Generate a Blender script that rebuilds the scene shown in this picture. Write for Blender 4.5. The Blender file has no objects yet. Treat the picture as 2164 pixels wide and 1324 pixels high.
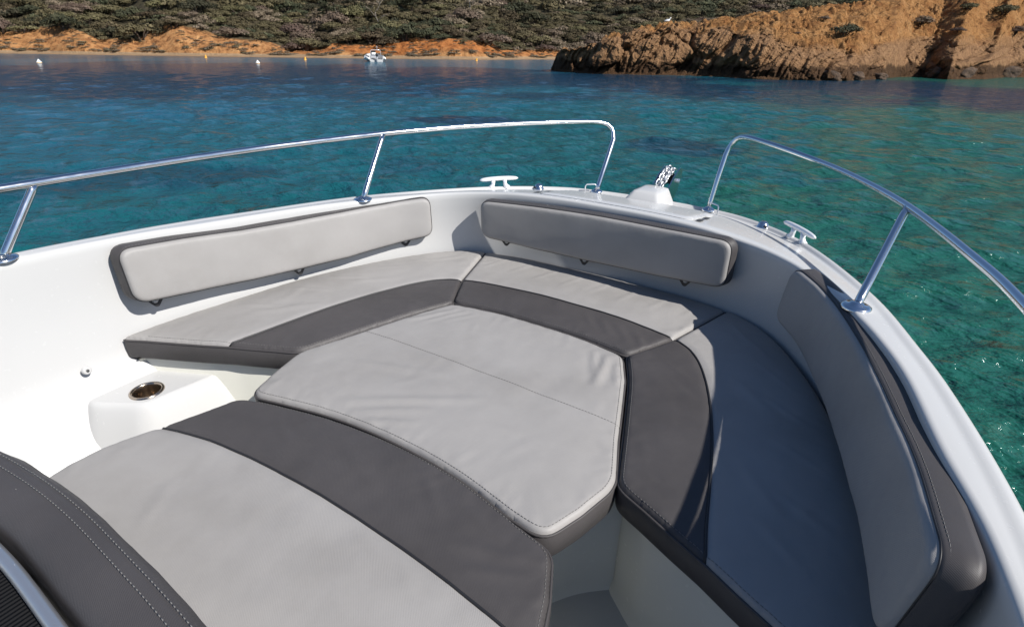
import bpy, bmesh, math, random
import numpy as np
from mathutils import Vector, Matrix, noise
from mathutils.geometry import delaunay_2d_cdt
random.seed(7); RNG = np.random.default_rng(7)
S = bpy.context.scene
COL = S.collection
rad = math.radians

# ------------------------------------------------------------------ camera, world, sun
W0, H0, FPX = 2164.0, 1324.0, 1188.0
YAW, PITCH, ROLL, CX = rad(31.64), rad(27.36), rad(.73), .897
CAMZ, TRIM, HEEL = 1.75, rad(1.9), rad(1.05)   # eye above the water; bow-up trim and slight heel of the boat
def _rot(yaw, pitch, roll):
    cy, sy, cp, sp = math.cos(yaw), math.sin(yaw), math.cos(pitch), math.sin(pitch)
    f0 = np.array([-sy*cp, cy*cp, -sp]); r0 = np.array([cy, sy, 0.]); u0 = np.cross(r0, f0)
    cr, sr = math.cos(roll), math.sin(roll)
    return cr*r0+sr*u0, -sr*r0+cr*u0, f0
CR, CU, CF = _rot(YAW, PITCH, ROLL)
TR = Matrix.Translation((CX, 0, CAMZ)) @ Matrix.Rotation(TRIM, 4, 'X') @ Matrix.Rotation(HEEL, 4, 'Y') @ Matrix.Translation((-CX, 0, 0))
TR3 = np.array(TR.to_3x3())
cam_data = bpy.data.cameras.new('camera'); cam = bpy.data.objects.new('camera', cam_data); COL.objects.link(cam)
cam_data.sensor_fit = 'HORIZONTAL'; cam_data.angle = 2*math.atan(W0/2/FPX)
cam_data.clip_start = .05; cam_data.clip_end = 6000
mc = Matrix(((CR[0], CU[0], -CF[0], CX), (CR[1], CU[1], -CF[1], 0), (CR[2], CU[2], -CF[2], 0), (0, 0, 0, 1)))
cam.matrix_world = TR @ mc
S.camera = cam

SUN_E, SUN_A = rad(42.5), rad(-1)            # elevation; angle from starboard towards the bow
sd = TR3 @ np.array([math.cos(SUN_E)*math.cos(SUN_A), math.cos(SUN_E)*math.sin(SUN_A), math.sin(SUN_E)])
wd = bpy.data.worlds.new('World'); S.world = wd; wd.use_nodes = True
wn = wd.node_tree.nodes; bg = wn['Background']
sky = wn.new('ShaderNodeTexSky'); sky.sky_type = 'NISHITA'; sky.sun_disc = False
sky.sun_elevation = math.asin(sd[2]); sky.sun_rotation = math.atan2(sd[0], sd[1])
sky.air_density = 1.0; sky.dust_density = .6; sky.ozone_density = 6.0
wd.node_tree.links.new(sky.outputs[0], bg.inputs[0]); bg.inputs[1].default_value = .075
sl = bpy.data.lights.new('sun', 'SUN'); sl.energy = 4.8; sl.angle = rad(.53); sl.color = (1, .96, .90)
so = bpy.data.objects.new('sun', sl); COL.objects.link(so)
so.rotation_euler = Vector(sd).to_track_quat('Z', 'Y').to_euler()
so.location = (20, 5, 30)
S.view_settings.view_transform = 'Standard'; S.view_settings.look = 'None'
S.view_settings.gamma = 1; S.view_settings.use_curve_mapping = False
S.view_settings.exposure = .44
S.render.resolution_x, S.render.resolution_y = 1024, 626
S.render.engine = 'CYCLES'

def ray(u, v):
    return CF+CR*(u-W0/2)/FPX-CU*(v-H0/2)/FPX
def ground(u, v, z=0.):                   # photo pixel -> world point on a level plane
    d = TR3 @ ray(u, v); t = (z-CAMZ)/d[2]
    return np.array([CX, 0, CAMZ])+d*t
def azim(u, v=110):                       # photo column -> azimuth (from +Y towards -X)
    d = TR3 @ ray(u, v); return math.atan2(-d[0], d[1])
def elev_h(u, v, dist):                   # height of the ray at a level distance
    d = TR3 @ ray(u, v); return CAMZ+d[2]/math.hypot(d[0], d[1])*dist

# ------------------------------------------------------------------ materials
def mat(name, base=(.5, .5, .5), rough=.5, metal=0., spec=.5, coat=0.):
    m = bpy.data.materials.new(name); m.use_nodes = True
    b = m.node_tree.nodes['Principled BSDF']
    b.inputs['Base Color'].default_value = (*base, 1); b.inputs['Roughness'].default_value = rough
    b.inputs['Metallic'].default_value = metal; b.inputs['Specular IOR Level'].default_value = spec
    b.inputs['Coat Weight'].default_value = coat
    return m, m.node_tree.nodes, m.node_tree.links, b
def N(nt, t, **kw):
    n = nt.new(t)
    for k, v in kw.items():
        if k in ('loc',): continue
        if hasattr(n, k): setattr(n, k, v)
        else: n.inputs[k].default_value = v
    return n
def ramp(nt, lk, src, stops):
    r = nt.new('ShaderNodeValToRGB'); e = r.color_ramp.elements
    while len(e) < len(stops): e.new(.5)
    for i, (p, c) in enumerate(stops):
        e[i].position = p; e[i].color = (*c, 1) if len(c) == 3 else c
    lk.new(src, r.inputs[0]); return r
def bump(nt, lk, b, src, strength, dist, prev=None):
    bp = nt.new('ShaderNodeBump'); bp.inputs['Strength'].default_value = strength; bp.inputs['Distance'].default_value = dist
    lk.new(src, bp.inputs['Height'])
    if prev: lk.new(prev.outputs[0], bp.inputs['Normal'])
    if b: lk.new(bp.outputs[0], b.inputs['Normal'])
    return bp

def fabric(name, base, rough, var=.06, weave=.0011, spec=.35):
    m, nt, lk, b = mat(name, base, rough, spec=spec)
    tc = N(nt, 'ShaderNodeTexCoord')
    n1 = N(nt, 'ShaderNodeTexNoise', Scale=5., Detail=5.); lk.new(tc.outputs['Object'], n1.inputs['Vector'])
    r = ramp(nt, lk, n1.outputs[0], [(.3, tuple(c*(1-var) for c in base)), (.7, tuple(c*(1+var) for c in base))])
    ns = N(nt, 'ShaderNodeTexNoise', Scale=2.1, Detail=7., Roughness=.7); lk.new(tc.outputs['Object'], ns.inputs['Vector'])
    rs2 = ramp(nt, lk, ns.outputs[0], [(.36, (.86, .85, .83)), (.5, (1., 1., 1.)), (.72, (1.05, 1.05, 1.06))])
    vs = N(nt, 'ShaderNodeTexVoronoi', Scale=42.); lk.new(tc.outputs['Object'], vs.inputs['Vector'])
    rv2 = ramp(nt, lk, vs.outputs['Distance'], [(.0, (1.22, 1.22, 1.2)), (.07, (1., 1., 1.))])
    ma = N(nt, 'ShaderNodeMix', data_type='RGBA', blend_type='MULTIPLY'); ma.inputs[0].default_value = .4; lk.new(r.outputs[0], ma.inputs[6]); lk.new(rs2.outputs[0], ma.inputs[7])
    mb = N(nt, 'ShaderNodeMix', data_type='RGBA', blend_type='MULTIPLY'); mb.inputs[0].default_value = .35; lk.new(ma.outputs[2], mb.inputs[6]); lk.new(rv2.outputs[0], mb.inputs[7])
    lk.new(mb.outputs[2], b.inputs['Base Color'])
    w1 = N(nt, 'ShaderNodeTexWave', Scale=.16/weave, Distortion=.3); lk.new(tc.outputs['Object'], w1.inputs['Vector'])
    w1.bands_direction = 'DIAGONAL'
    n2 = N(nt, 'ShaderNodeTexNoise', Scale=26., Detail=4.); lk.new(tc.outputs['Object'], n2.inputs['Vector'])
    n3 = N(nt, 'ShaderNodeTexNoise', Scale=700., Detail=2.); lk.new(tc.outputs['Object'], n3.inputs['Vector'])
    b0 = bump(nt, lk, None, n2.outputs[0], .10, .006)
    b1 = bump(nt, lk, None, n3.outputs[0], .18, .0012, b0)
    bump(nt, lk, b, w1.outputs[0], .22, .0008, b1)
    rr = ramp(nt, lk, n2.outputs[0], [(.3, (rough-.05,)*3), (.7, (rough+.07,)*3)]); lk.new(rr.outputs[0], b.inputs['Roughness'])
    return m
M = {}
M['light'] = fabric('light_grey_vinyl', (.292, .281, .272), .52)
M['dark'] = fabric('charcoal_vinyl', (.060, .0555, .0560), .5, .12)
M['pipe'] = mat('black_piping', (.018, .018, .02), .5)[0]
M['thread'] = mat('pale_thread', (.15, .146, .142), .7)[0]
M['steel'], nt, lk, b = mat('polished_steel', (.78, .78, .78), .1, 1.)
tc = N(nt, 'ShaderNodeTexCoord'); n = N(nt, 'ShaderNodeTexNoise', Scale=14., Detail=3.); lk.new(tc.outputs['Object'], n.inputs['Vector'])
r = ramp(nt, lk, n.outputs[0], [(.35, (.10,)*3), (.7, (.19,)*3)]); lk.new(r.outputs[0], b.inputs['Roughness'])
M['cupsteel'], nt, lk, b = mat('brushed_steel', (.42, .36, .30), .22, 1.)
M['satin'] = mat('white_satin_metal', (.86, .87, .88), .22, .35)[0]
M['black'] = mat('black_plastic', (.02, .02, .022), .4)[0]
def gel(name, base, rough):
    m, nt, lk, b = mat(name, base, rough, spec=.3, coat=.08)
    b.inputs['Coat Roughness'].default_value = .08
    tc = N(nt, 'ShaderNodeTexCoord')
    n1 = N(nt, 'ShaderNodeTexNoise', Scale=3., Detail=6.); lk.new(tc.outputs['Object'], n1.inputs['Vector'])
    r = ramp(nt, lk, n1.outputs[0], [(.3, tuple(c*.98 for c in base)), (.65, base)]); lk.new(r.outputs[0], b.inputs['Base Color'])
    n2 = N(nt, 'ShaderNodeTexNoise', Scale=60., Detail=5.); lk.new(tc.outputs['Object'], n2.inputs['Vector'])
    r2 = ramp(nt, lk, n2.outputs[0], [(.3, (rough-.03,)*3), (.7, (rough+.04,)*3)]); lk.new(r2.outputs[0], b.inputs['Roughness'])
    return m
M['gel'] = gel('white_gelcoat', (.49, .49, .486), .24)
M['floor'] = gel('cream_deck_gelcoat', (.42, .42, .40), .24)
M['base'] = gel('bounce_lit_gelcoat', (.66, .655, .59), .24)  # white gelcoat made lighter to stand in for bounced light in the footwell
m, nt, lk, b = mat('black_ribbed_rubber', (.009, .009, .010), .85, spec=.15)
tc = N(nt, 'ShaderNodeTexCoord'); w = N(nt, 'ShaderNodeTexWave', Scale=38.); lk.new(tc.outputs['Object'], w.inputs['Vector'])
bump(nt, lk, b, w.outputs[0], .8, .004); M['ribbed'] = m
M['slot'] = mat('dark_slot', (.05, .05, .05), .7)[0]

# ------------------------------------------------------------------ object helpers
BASE = {}
def link(o): COL.objects.link(o); return o
def tag(o, label=None, cat=None, group=None, kind=None):
    if label: o['label'] = label
    if cat: o['category'] = cat
    if group: o['group'] = group
    if kind: o['kind'] = kind
    return o
def thing(name, base, label, cat, group=None, world=False):
    o = link(bpy.data.objects.new(name, None)); o.empty_display_size = .1
    o.matrix_world = (Matrix() if world else TR) @ Matrix.Translation(base)
    BASE[o.name] = np.array(base, float); return tag(o, label, cat, group)
def mesh_of(name, V, F, m, smooth=True, base=None):
    V = np.asarray(V, float)
    if base is not None: V = V-base
    me = bpy.data.meshes.new(name); me.from_pydata(V.tolist(), [], [tuple(map(int, f)) for f in F])
    me.materials.append(m); me.update()
    if smooth: me.polygons.foreach_set('use_smooth', [True]*len(me.polygons))
    return me
def part(name, V, F, m, parent, smooth=True, label=None, kind=None):
    b = BASE[parent.name]
    o = link(bpy.data.objects.new(name, mesh_of(name, V, F, m, smooth, b))); o.parent = parent
    BASE[o.name] = b; return tag(o, label, kind=kind)
def solid(name, V, F, m, label=None, cat=None, group=None, kind=None, smooth=True, base=(0, 0, 0)):   # world-frame single mesh
    o = link(bpy.data.objects.new(name, mesh_of(name, V, F, m, smooth, np.array(base, float)))); o.location = base
    return tag(o, label, cat, group, kind)
class Geo:                                # collects shapes for ONE part
    def __init__(s): s.V = []; s.F = []
    def add(s, V, F):
        k = len(s.V); s.V += [tuple(v) for v in V]; s.F += [tuple(int(i)+k for i in f) for f in F]; return s
def loft(rows, closed_u=False, cap=False):
    n = len(rows[0]); V = [p for r in rows for p in r]; F = []
    for i in range(len(rows)-1):
        for j in range(n if closed_u else n-1):
            k = (j+1) % n
            F.append((i*n+j, i*n+k, (i+1)*n+k, (i+1)*n+j))
    if cap: F.append(tuple(range(n-1, -1, -1))); F.append(tuple((len(rows)-1)*n+j for j in range(n)))
    return V, F
def tube(path, r, n=12, closed=False, caps=True):
    P = np.asarray(path, float); m = len(P)
    T = np.roll(P, -1, 0)-np.roll(P, 1, 0) if closed else np.gradient(P, axis=0)
    T /= np.linalg.norm(T, axis=1)[:, None]+1e-12
    up = np.array([0, 0, 1.]) if abs(T[0][2]) < .9 else np.array([1., 0, 0])
    nrm = np.cross(T[0], up); nrm /= np.linalg.norm(nrm); rows = []
    rr = np.broadcast_to(r, (m,))
    for i in range(m):
        nrm = nrm-T[i]*(nrm@T[i]); nrm /= np.linalg.norm(nrm)+1e-12; bn = np.cross(T[i], nrm)
        rows.append([P[i]+rr[i]*(math.cos(a)*nrm+math.sin(a)*bn) for a in np.linspace(0, 2*math.pi, n, endpoint=False)])
    if closed: rows.append(rows[0])
    return loft(rows, True, caps and not closed)
def box(c, s, bevel=0, rz=0, rx=0, taper=1.):
    bm = bmesh.new(); bmesh.ops.create_cube(bm, size=1)
    for v in bm.verts:
        k = taper if v.co.z > 0 else 1
        v.co = Vector((v.co.x*s[0]*k, v.co.y*s[1]*k, v.co.z*s[2]))
    if bevel: bmesh.ops.bevel(bm, geom=bm.edges[:], offset=bevel, segments=3, affect='EDGES', profile=.5)
    bm.transform(Matrix.Translation(c) @ Matrix.Rotation(rz, 4, 'Z') @ Matrix.Rotation(rx, 4, 'X'))
    V = [v.co[:] for v in bm.verts]; F = [[v.index for v in f.verts] for f in bm.faces]; bm.free(); return V, F
def lathe(prof, c, n=32, axis=None):
    rows = [[(r*math.cos(a), r*math.sin(a), z) for a in np.linspace(0, 2*math.pi, n, endpoint=False)] for r, z in prof]
    V, F = loft(rows, True); V = np.array(V)
    if axis is not None:
        q = np.array(Vector(axis).to_track_quat('Z', 'Y').to_matrix()); V = V @ q.T
    return V+np.array(c), F
def catmull(P, n):
    P = np.asarray(P, float); P = np.vstack([2*P[0]-P[1], P, 2*P[-1]-P[-2]]); out = []
    for i in range(1, len(P)-2):
        for t in np.linspace(0, 1, n, endpoint=False):
            a, b, c, d = P[i-1:i+3]
            out.append(.5*(2*b+(c-a)*t+(2*a-5*b+4*c-d)*t*t+(3*b-a-3*c+d)*t**3))
    out.append(P[-2]); return np.array(out)
def resample(P, step, closed=False):
    P = np.asarray(P, float)
    if closed: P = np.vstack([P, P[:1]])
    L = np.r_[0, np.cumsum(np.linalg.norm(np.diff(P, axis=0), axis=1))]
    n = max(2, int(round(L[-1]/step))+1); s = np.linspace(0, L[-1], n)
    Q = np.stack([np.interp(s, L, P[:, k]) for k in range(P.shape[1])], 1)
    return Q[:-1] if closed else Q
def rounded(P, radii, seg=6):             # closed polygon with its corners rounded
    P = [np.array(p, float) for p in P]; n = len(P); out = []
    if np.isscalar(radii): radii = [radii]*n
    for i in range(n):
        a, b, c = P[i-1], P[i], P[(i+1) % n]; r = radii[i]
        u, v = a-b, c-b; lu, lv = np.linalg.norm(u), np.linalg.norm(v)
        if r <= 0: out.append(b); continue
        d = min(r, lu*.45, lv*.45); p, q = b+u/lu*d, b+v/lv*d
        for t in np.linspace(0, 1, seg): out.append((1-t)**2*p+2*t*(1-t)*b+t*t*q)
    return np.array(out)
def area(P): return .5*np.sum(P[:, 0]*np.roll(P[:, 1], -1)-np.roll(P[:, 0], -1)*P[:, 1])
def dist_poly(Q, P, closed=True):
    A = P if closed else P[:-1]; B = np.roll(P, -1, 0) if closed else P[1:]
    d = np.full(len(Q), 1e9)
    for a, b in zip(A, B):
        ab = b-a; t = np.clip(((Q-a)@ab)/(ab@ab+1e-12), 0, 1)
        d = np.minimum(d, np.linalg.norm(Q-a-t[:, None]*ab, axis=1))
    return d
def inside(Q, P):
    c = np.zeros(len(Q), bool); x, y = Q[:, 0], Q[:, 1]
    for a, b in zip(P, np.roll(P, -1, 0)):
        k = ((a[1] > y) != (b[1] > y)); dy = b[1]-a[1] if abs(b[1]-a[1]) > 1e-12 else 1e-12
        c ^= k & (x < (b[0]-a[0])*(y-a[1])/dy+a[0])
    return c
def normals2(P, closed=True):             # outward for counter-clockwise
    T = np.roll(P, -1, 0)-np.roll(P, 1, 0) if closed else np.gradient(P, axis=0)
    n = np.stack([T[:, 1], -T[:, 0]], 1); return n/(np.linalg.norm(n, axis=1)[:, None]+1e-12)
def cdt(poly, extra, step, xlim=None):    # triangulated sheet over a polygon
    lo, hi = poly.min(0), poly.max(0)
    gx, gy = np.meshgrid(np.arange(lo[0], hi[0], step), np.arange(lo[1], hi[1], step*.87))
    gx = gx+(np.arange(gx.shape[0]) % 2)[:, None]*step*.5
    G = np.stack([gx.ravel(), gy.ravel()], 1)
    if extra is not None and len(extra): G = np.vstack([G, extra])
    G = G[inside(G, poly)]; G = G[dist_poly(G, poly) > .0018]
    n = len(poly); A = np.vstack([poly, G])
    v, e, f, *_ = delaunay_2d_cdt([Vector(p) for p in A], [(i, (i+1) % n) for i in range(n)], [], 1, 1e-6)
    return np.array([p[:] for p in v]), f

# ------------------------------------------------------------------ the boat: hull and liner (boat frame: x starboard, y bow, z up, eye at z 0)
KN = [((1.20, -3.2, -.56), (1.12, -3.2, -.565), (1.08, -3.2)), ((1.285, -1.5, -.60), (1.215, -1.5, -.605), (1.17, -1.5)),
      ((1.295, -.3, -.625), (1.225, -.3, -.63), (1.185, -.3)), ((1.285, .5, -.648), (1.218, .5, -.652), (1.183, .5)),
      ((1.265, .85, -.665), (1.193, .85, -.666), (1.172, .85)), ((1.235, 1.1, -.68), (1.14, 1.1, -.68), (1.135, 1.1)),
      ((1.18, 1.4, -.70), (1.09, 1.38, -.697), (1.080, 1.38)), ((1.125, 1.6, -.709), (1.03, 1.57, -.705), (1.018, 1.57)),
      ((1.06, 1.83, -.724), (.96, 1.73, -.712), (.945, 1.74)), ((.98, 2.05, -.742), (.87, 1.89, -.717), (.855, 1.90)),
      ((.87, 2.30, -.763), (.77, 2.02, -.717), (.758, 2.03)), ((.76, 2.50, -.781), (.66, 2.10, -.712), (.648, 2.115)),
      ((.61, 2.67, -.794), (.54, 2.145, -.705), (.53, 2.155)), ((.42, 2.79, -.801), (.40, 2.17, -.695), (.39, 2.18)),
      ((.2, 2.84, -.805), (.2, 2.19, -.69), (.2, 2.19)), ((0, 2.85, -.806), (0, 2.195, -.69), (0, 2.195))]
def half(i, dim): return [k[i][:dim] for k in KN]
def both(i, dim):
    h = half(i, dim); return catmull([(-p[0],)+tuple(p[1:]) for p in h]+[tuple(p) for p in h[-2::-1]], 10)
OC, IC, BC = both(0, 3), both(1, 3), both(2, 2)
def nrm_out(C):
    n = normals2(C[:, :2], False); s = np.sign((n*np.stack([C[:, 0], C[:, 1]-.2], 1)).sum(1)); return n*s[:, None]
ON, IN, BN = nrm_out(OC), nrm_out(IC), nrm_out(BC)
def row(C, Nn, off, z): return np.column_stack([C[:, :2]+Nn*off, z])
BOAT = thing('motor_boat', (0, 0, -2.0), 'white motor boat with open cushioned bow and steel guard rails', 'boat')
oz, iz = OC[:, 2], IC[:, 2]
bowf = np.clip((OC[:, 1]-1.9)/.6, 0, 1)
rows = [row(OC, ON, -.55, oz*0-2.25), row(OC, ON, -.30, oz*0-2.0), row(OC, ON, -.10, oz*0-1.6), row(OC, ON, -.02, oz-.25), row(OC, ON, 0, oz-.09), row(OC, ON, .012, oz-.075),
        row(OC, ON, .014, oz-.045), row(OC, ON, .004, oz-.032), row(OC, ON, .001, oz-.014), row(OC, ON, -.004, oz-.005), row(OC, ON, -.012, oz-.0008), row(OC, ON, -.022, oz),
        row(OC, ON, -.03, oz-.001-.006*bowf), row(OC, ON, -.036, oz-.002-.010*bowf)]
o2 = row(OC, ON, -.042, oz-.002-.011*bowf); i2 = row(IC, IN, .013, iz-.0005)
for t in np.linspace(0, 1, 9): p = o2*(1-t)+i2*t; p[:, 2] += np.minimum(.006, .012*np.linalg.norm(o2-i2, axis=1))*math.sin(t*math.pi); rows.append(p)
rows += [row(IC, IN, .008, iz-.0018), row(IC, IN, .003, iz-.005), row(IC, IN, .0005, iz-.010), row(IC, IN, 0, iz-.03)]
top = rows[-1]; bot = np.column_stack([BC, np.full(len(BC), -1.085)])
for t in np.linspace(0, 1, 9)[1:]:
    p = top*(1-t)+bot*t; p[:, :2] += BN*.012*math.sin(t*math.pi); rows.append(p)
for off, z in ((-.004, -1.093), (-.02, -1.10), (-.032, -1.112), (-.062, -1.17), (-.090, -1.235), (-.115, -1.275), (-.17, -1.33), (-.21, -1.40), (-.25, -1.44), (-.32, -1.45)):
    rows.append(row(BC, BN, off, np.full(len(BC), z)))
V, F = loft(rows)
hull = part('hull', V, F, M['gel'], BOAT)
fl = resample(rows[-1], .1); g = Geo(); g.add([(*p[:2], -1.4495) for p in fl], [tuple(range(len(fl)))[::-1]])
part('cockpit_floor', g.V, g.F, M['floor'], BOAT, smooth=False)
tv = [rows[i][0] for i in range(len(rows))]+[rows[i][-1] for i in range(len(rows)-1, -1, -1)]
g = Geo(); g.add(*box((0, -3.22, -1.3), (2.35, .06, 1.45), .02)); part('transom', g.V, g.F, M['gel'], BOAT)
def cap_z(x, y):                           # height of the deck cap under a plan point
    i = np.argmin((OC[:, 0]-x)**2+(OC[:, 1]-y)**2); best = None
    for r in rows[11:24]:
        d = (r[:, 0]-x)**2+(r[:, 1]-y)**2; k = np.argmin(d)
        if best is None or d[k] < best[0]: best = (d[k], r[k, 2])
    return best[1]
DECKP = np.vstack(rows[11:25])
def deck_z(x, y):
    d = (DECKP[:, 0]-x)**2+(DECKP[:, 1]-y)**2; k = np.argsort(d)[:8]; w = 1/(d[k]+1e-6)
    return float((DECKP[k, 2]*w).sum()/w.sum())

# foredeck: locker lid with its slots, windlass cover, bow roller
_k = (DECKP[:, 1] > 2.2) & (np.abs(DECKP[:, 0]) < .5) & (DECKP[:, 1] < 2.76)
_ft = lambda x, y: np.stack([np.ones_like(x), x**2, y, y**2, x**2*y, x**4], -1)
_cf = np.linalg.lstsq(_ft(DECKP[_k, 0], DECKP[_k, 1]), DECKP[_k, 2], rcond=None)[0]
def lid_z(x, y): return float(_ft(np.array(x), np.array(y)) @ _cf)+.002
def sheet(poly, rise, step=.03):           # a lid that follows the deck
    poly = resample(rounded(poly, .03), .02, True)
    if area(poly) < 0: poly = poly[::-1]
    v, f = cdt(poly, None, step); d = dist_poly(v, poly)
    z = np.array([lid_z(*p) for p in v])+rise*np.sqrt(np.clip(1-(1-np.minimum(d, .008)/.008)**2, 0, 1))+.001
    g = Geo().add(np.column_stack([v, z]), f)
    zb = np.array([lid_z(*p) for p in poly])
    g.add(*loft([np.column_stack([poly, zb+.001]), np.column_stack([poly, zb-.02])], True)); return g
g = sheet([(-.352, 2.245), (.352, 2.245), (.372, 2.60), (.30, 2.67), (-.30, 2.67), (-.372, 2.60)], .006)
lid = part('locker_lid', g.V, g.F, M['gel'], BOAT)
for sx in (-1, 1):
    g = Geo()
    for y0, y1 in ((2.265, 2.335), (2.375, 2.445)):
        pl = resample(rounded([(sx*.382-.011, y0), (sx*.382+.011, y0), (sx*.382+.011, y1), (sx*.382-.011, y1)], .010), .006, True)
        z = [lid_z(*p)+.003 for p in pl]; k = len(pl); gg = Geo()
        gg.add([(p[0], p[1], zz) for p, zz in zip(pl, z)], [tuple(range(k))])
        part('hinge_slot', gg.V, gg.F, M['slot'], lid, smooth=False)
# windlass cover: moulded wedge
def prism_loft(polys, name, m, parent, **k):
    V, F = loft(polys, True, True); return part(name, V, F, m, parent, **k)
def rrect(x0, x1, y0, y1, z, r, dzdy=0.):
    p = resample(rounded([(x0, y0), (x1, y0), (x1, y1), (x0, y1)], r, 5), .012, True)
    return p, z
def ringstack(spec, n=48):                 # stack of rounded rectangles, same vertex count
    out = []
    for x0, x1, y0, y1, z, r, s in spec:
        p = rounded([(x0, y0), (x1, y0), (x1, y1), (x0, y1)], r, 7)
        p = resample(p, 1e9, True) if False else p
        out.append([(q[0], q[1], z+s*(q[1]-y0)) for q in p])
    return out
dz0 = deck_z(.02, 2.68)
st = ringstack([(-.095, .125, 2.60, 2.86, dz0-.03, .03, -.15), (-.085, .115, 2.61, 2.86, dz0+.004, .03, -.15), (-.055, .085, 2.655, 2.85, dz0+.045, .025, -.08), (-.048, .078, 2.665, 2.845, dz0+.052, .02, -.06), (-.03, .06, 2.69, 2.83, dz0+.055, .02, -.05)])
prism_loft(st, 'windlass_cover', M['gel'], BOAT)
# bow roller: two steel cheeks, roller, pin
cheek = [(2.74, -.835), (2.80, -.775), (2.93, -.70), (3.02, -.672), (3.06, -.69), (3.065, -.73), (3.0, -.80), (2.92, -.85)]
roller = None
for cx in (-.012, .072):
    pl = rounded(cheek, .012, 4); a = [(cx-.003, p[0], p[1]) for p in pl]; b2 = [(cx+.003, p[0], p[1]) for p in pl]
    V, F = loft([a, b2], True, True)
    if roller is None: roller = part('bow_roller', V, F, M['steel'], BOAT, smooth=False, label='steel cheek plates of the bow roller')
    else: part('cheek_plate', V, F, M['steel'], roller, smooth=False)
V, F = lathe([(0, -.036), (.032, -.036), (.032, -.02), (.02, 0), (.032, .02), (.032, .036), (0, .036)], (.03, 2.985, -.735), 20, (1, 0, 0)); part('roller_wheel', V, F, M['black'], roller)
V, F = lathe([(0, -.06), (.011, -.06), (.011, .058), (0, .058)], (.03, 2.985, -.735), 14, (1, 0, 0)); part('roller_pin', V, F, M['satin'], roller)

# guard rails
RP = [(1.24, -.55, -.64), (1.258, -.62, -.55), (1.27, -.56, -.465), (1.285, -.2, -.462), (1.29, .3, -.46), (1.275, .68, -.46), (1.25, 1.1, -.464), (1.207, 1.4, -.466), (1.155, 1.6, -.466), (1.095, 1.8, -.466), (1.025, 2.0, -.466), (.927, 2.2, -.465),
      (.806, 2.4, -.464), (.64, 2.62, -.464), (.49, 2.81, -.468), (.375, 2.955, -.478), (.325, 2.99, -.505), (.30, 2.975, -.56), (.298, 2.90, -.66), (.299, 2.80, -.803)]
rpath = catmull(RP[:-2], 8)
rpath = np.vstack([rpath, [RP[-2]], [RP[-1]]])
def plate(c, r=.036):
    return lathe([(0, .014), (.016, .0135), (.02, .008), (r*.8, .006), (r, .002), (r, -.004)], c, 28)
for sx in (-1, 1):
    f = np.array([sx, 1, 1]); rp = rpath.copy()
    if sx > 0:                             # this rail is shifted lower and forward so its shadow falls on the cap
        k = .085*np.clip((2.95-rp[:, 1])/.45, 0, 1)*np.clip((rp[:, 1]+.4)/.7, 0, 1); rp = rp+np.column_stack([(rp[:, 0]-.897)*k, rp[:, 1]*k, rp[:, 2]*k])
    g = Geo().add(*tube(resample(rp, .03)*f, .0128, 14))
    rail = part('guard_rail', g.V, g.F, M['steel'], BOAT)
    for b0, j0 in (((1.243, .533), (1.2755, .69, -.462)), ((.978, 1.753), (1.034, 1.976, -.466))):
        zb = deck_z(sx*b0[0], b0[1]); a = np.array([*b0, zb]); j = np.array(j0)
        if sx > 0 and b0[1] > 1: j = j+np.array([.0116, .168, -.0396])
        V, F = tube([a*f+(0, 0, -.01)]+[(a*(1-t)+j*t)*f for t in (.1, .5, .9, .985)], .0125, 14); part('stanchion', V, F, M['steel'], rail)
        V, F = plate((sx*b0[0], b0[1], zb+.001), .040); part('base_plate', V, F, M['steel'], rail)
    V, F = plate((sx*.299, 2.80, deck_z(sx*.299, 2.80)+.001), .032); part('base_plate', V, F, M['steel'], rail)
    # small bent-wire latch by the bow stanchion
    z0 = deck_z(sx*.335, 2.77); c = np.array([sx*.34, 2.765, z0])
    V, F = tube([c+(sx*.012, 0, 0), c+(sx*.012, 0, .035), c+(sx*.006, .004, .043), c+(-sx*.035, .02, .046), c+(-sx*.04, .022, .04)], .0032, 8); part('wire_latch', V, F, M['satin'], rail)
    # mooring cleat
    a = np.array([sx*.735, 2.50]); t = np.array([-sx*.66, .75]); t /= np.linalg.norm(t); z0 = deck_z(*a)-.002
    g = Geo(); s = np.linspace(-1, 1, 17)
    bar = [(*(a+t*.105*q), z0+.047+.004*(1-q*q)) for q in s]
    g.add(*tube(bar, [.004+.0075*math.sqrt(max(0, 1-q**4)) for q in s], 10)); cl = part('mooring_cleat', g.V, g.F, M['satin'], BOAT)
    for q in (-.033, .033):
        c = a+t*q
        V, F = tube([(*(c+t*q*.35), z0), (*(c+t*q*.2), z0+.008), (*c, z0+.022), (*(c-t*q*.05), z0+.045)], [.019, .0135, .010, .011], 12); part('cleat_foot', V, F, M['satin'], cl)
    # chrome fairlead
    c = (sx*.578, 2.655, deck_z(sx*.578, 2.655))
    g = Geo().add(*lathe([(0, .026), (.012, .025), (.021, .018), (.024, .006), (.03, .003), (.03, 0)], c, 20)); fl_ = part('fairlead', g.V, g.F, M['steel'], BOAT)
    V, F = box((c[0]+sx*.012, c[1]-.016, c[2]+.008), (.014, .018, .012), .003); part('fairlead_slot', V, F, M['black'], fl_)

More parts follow.
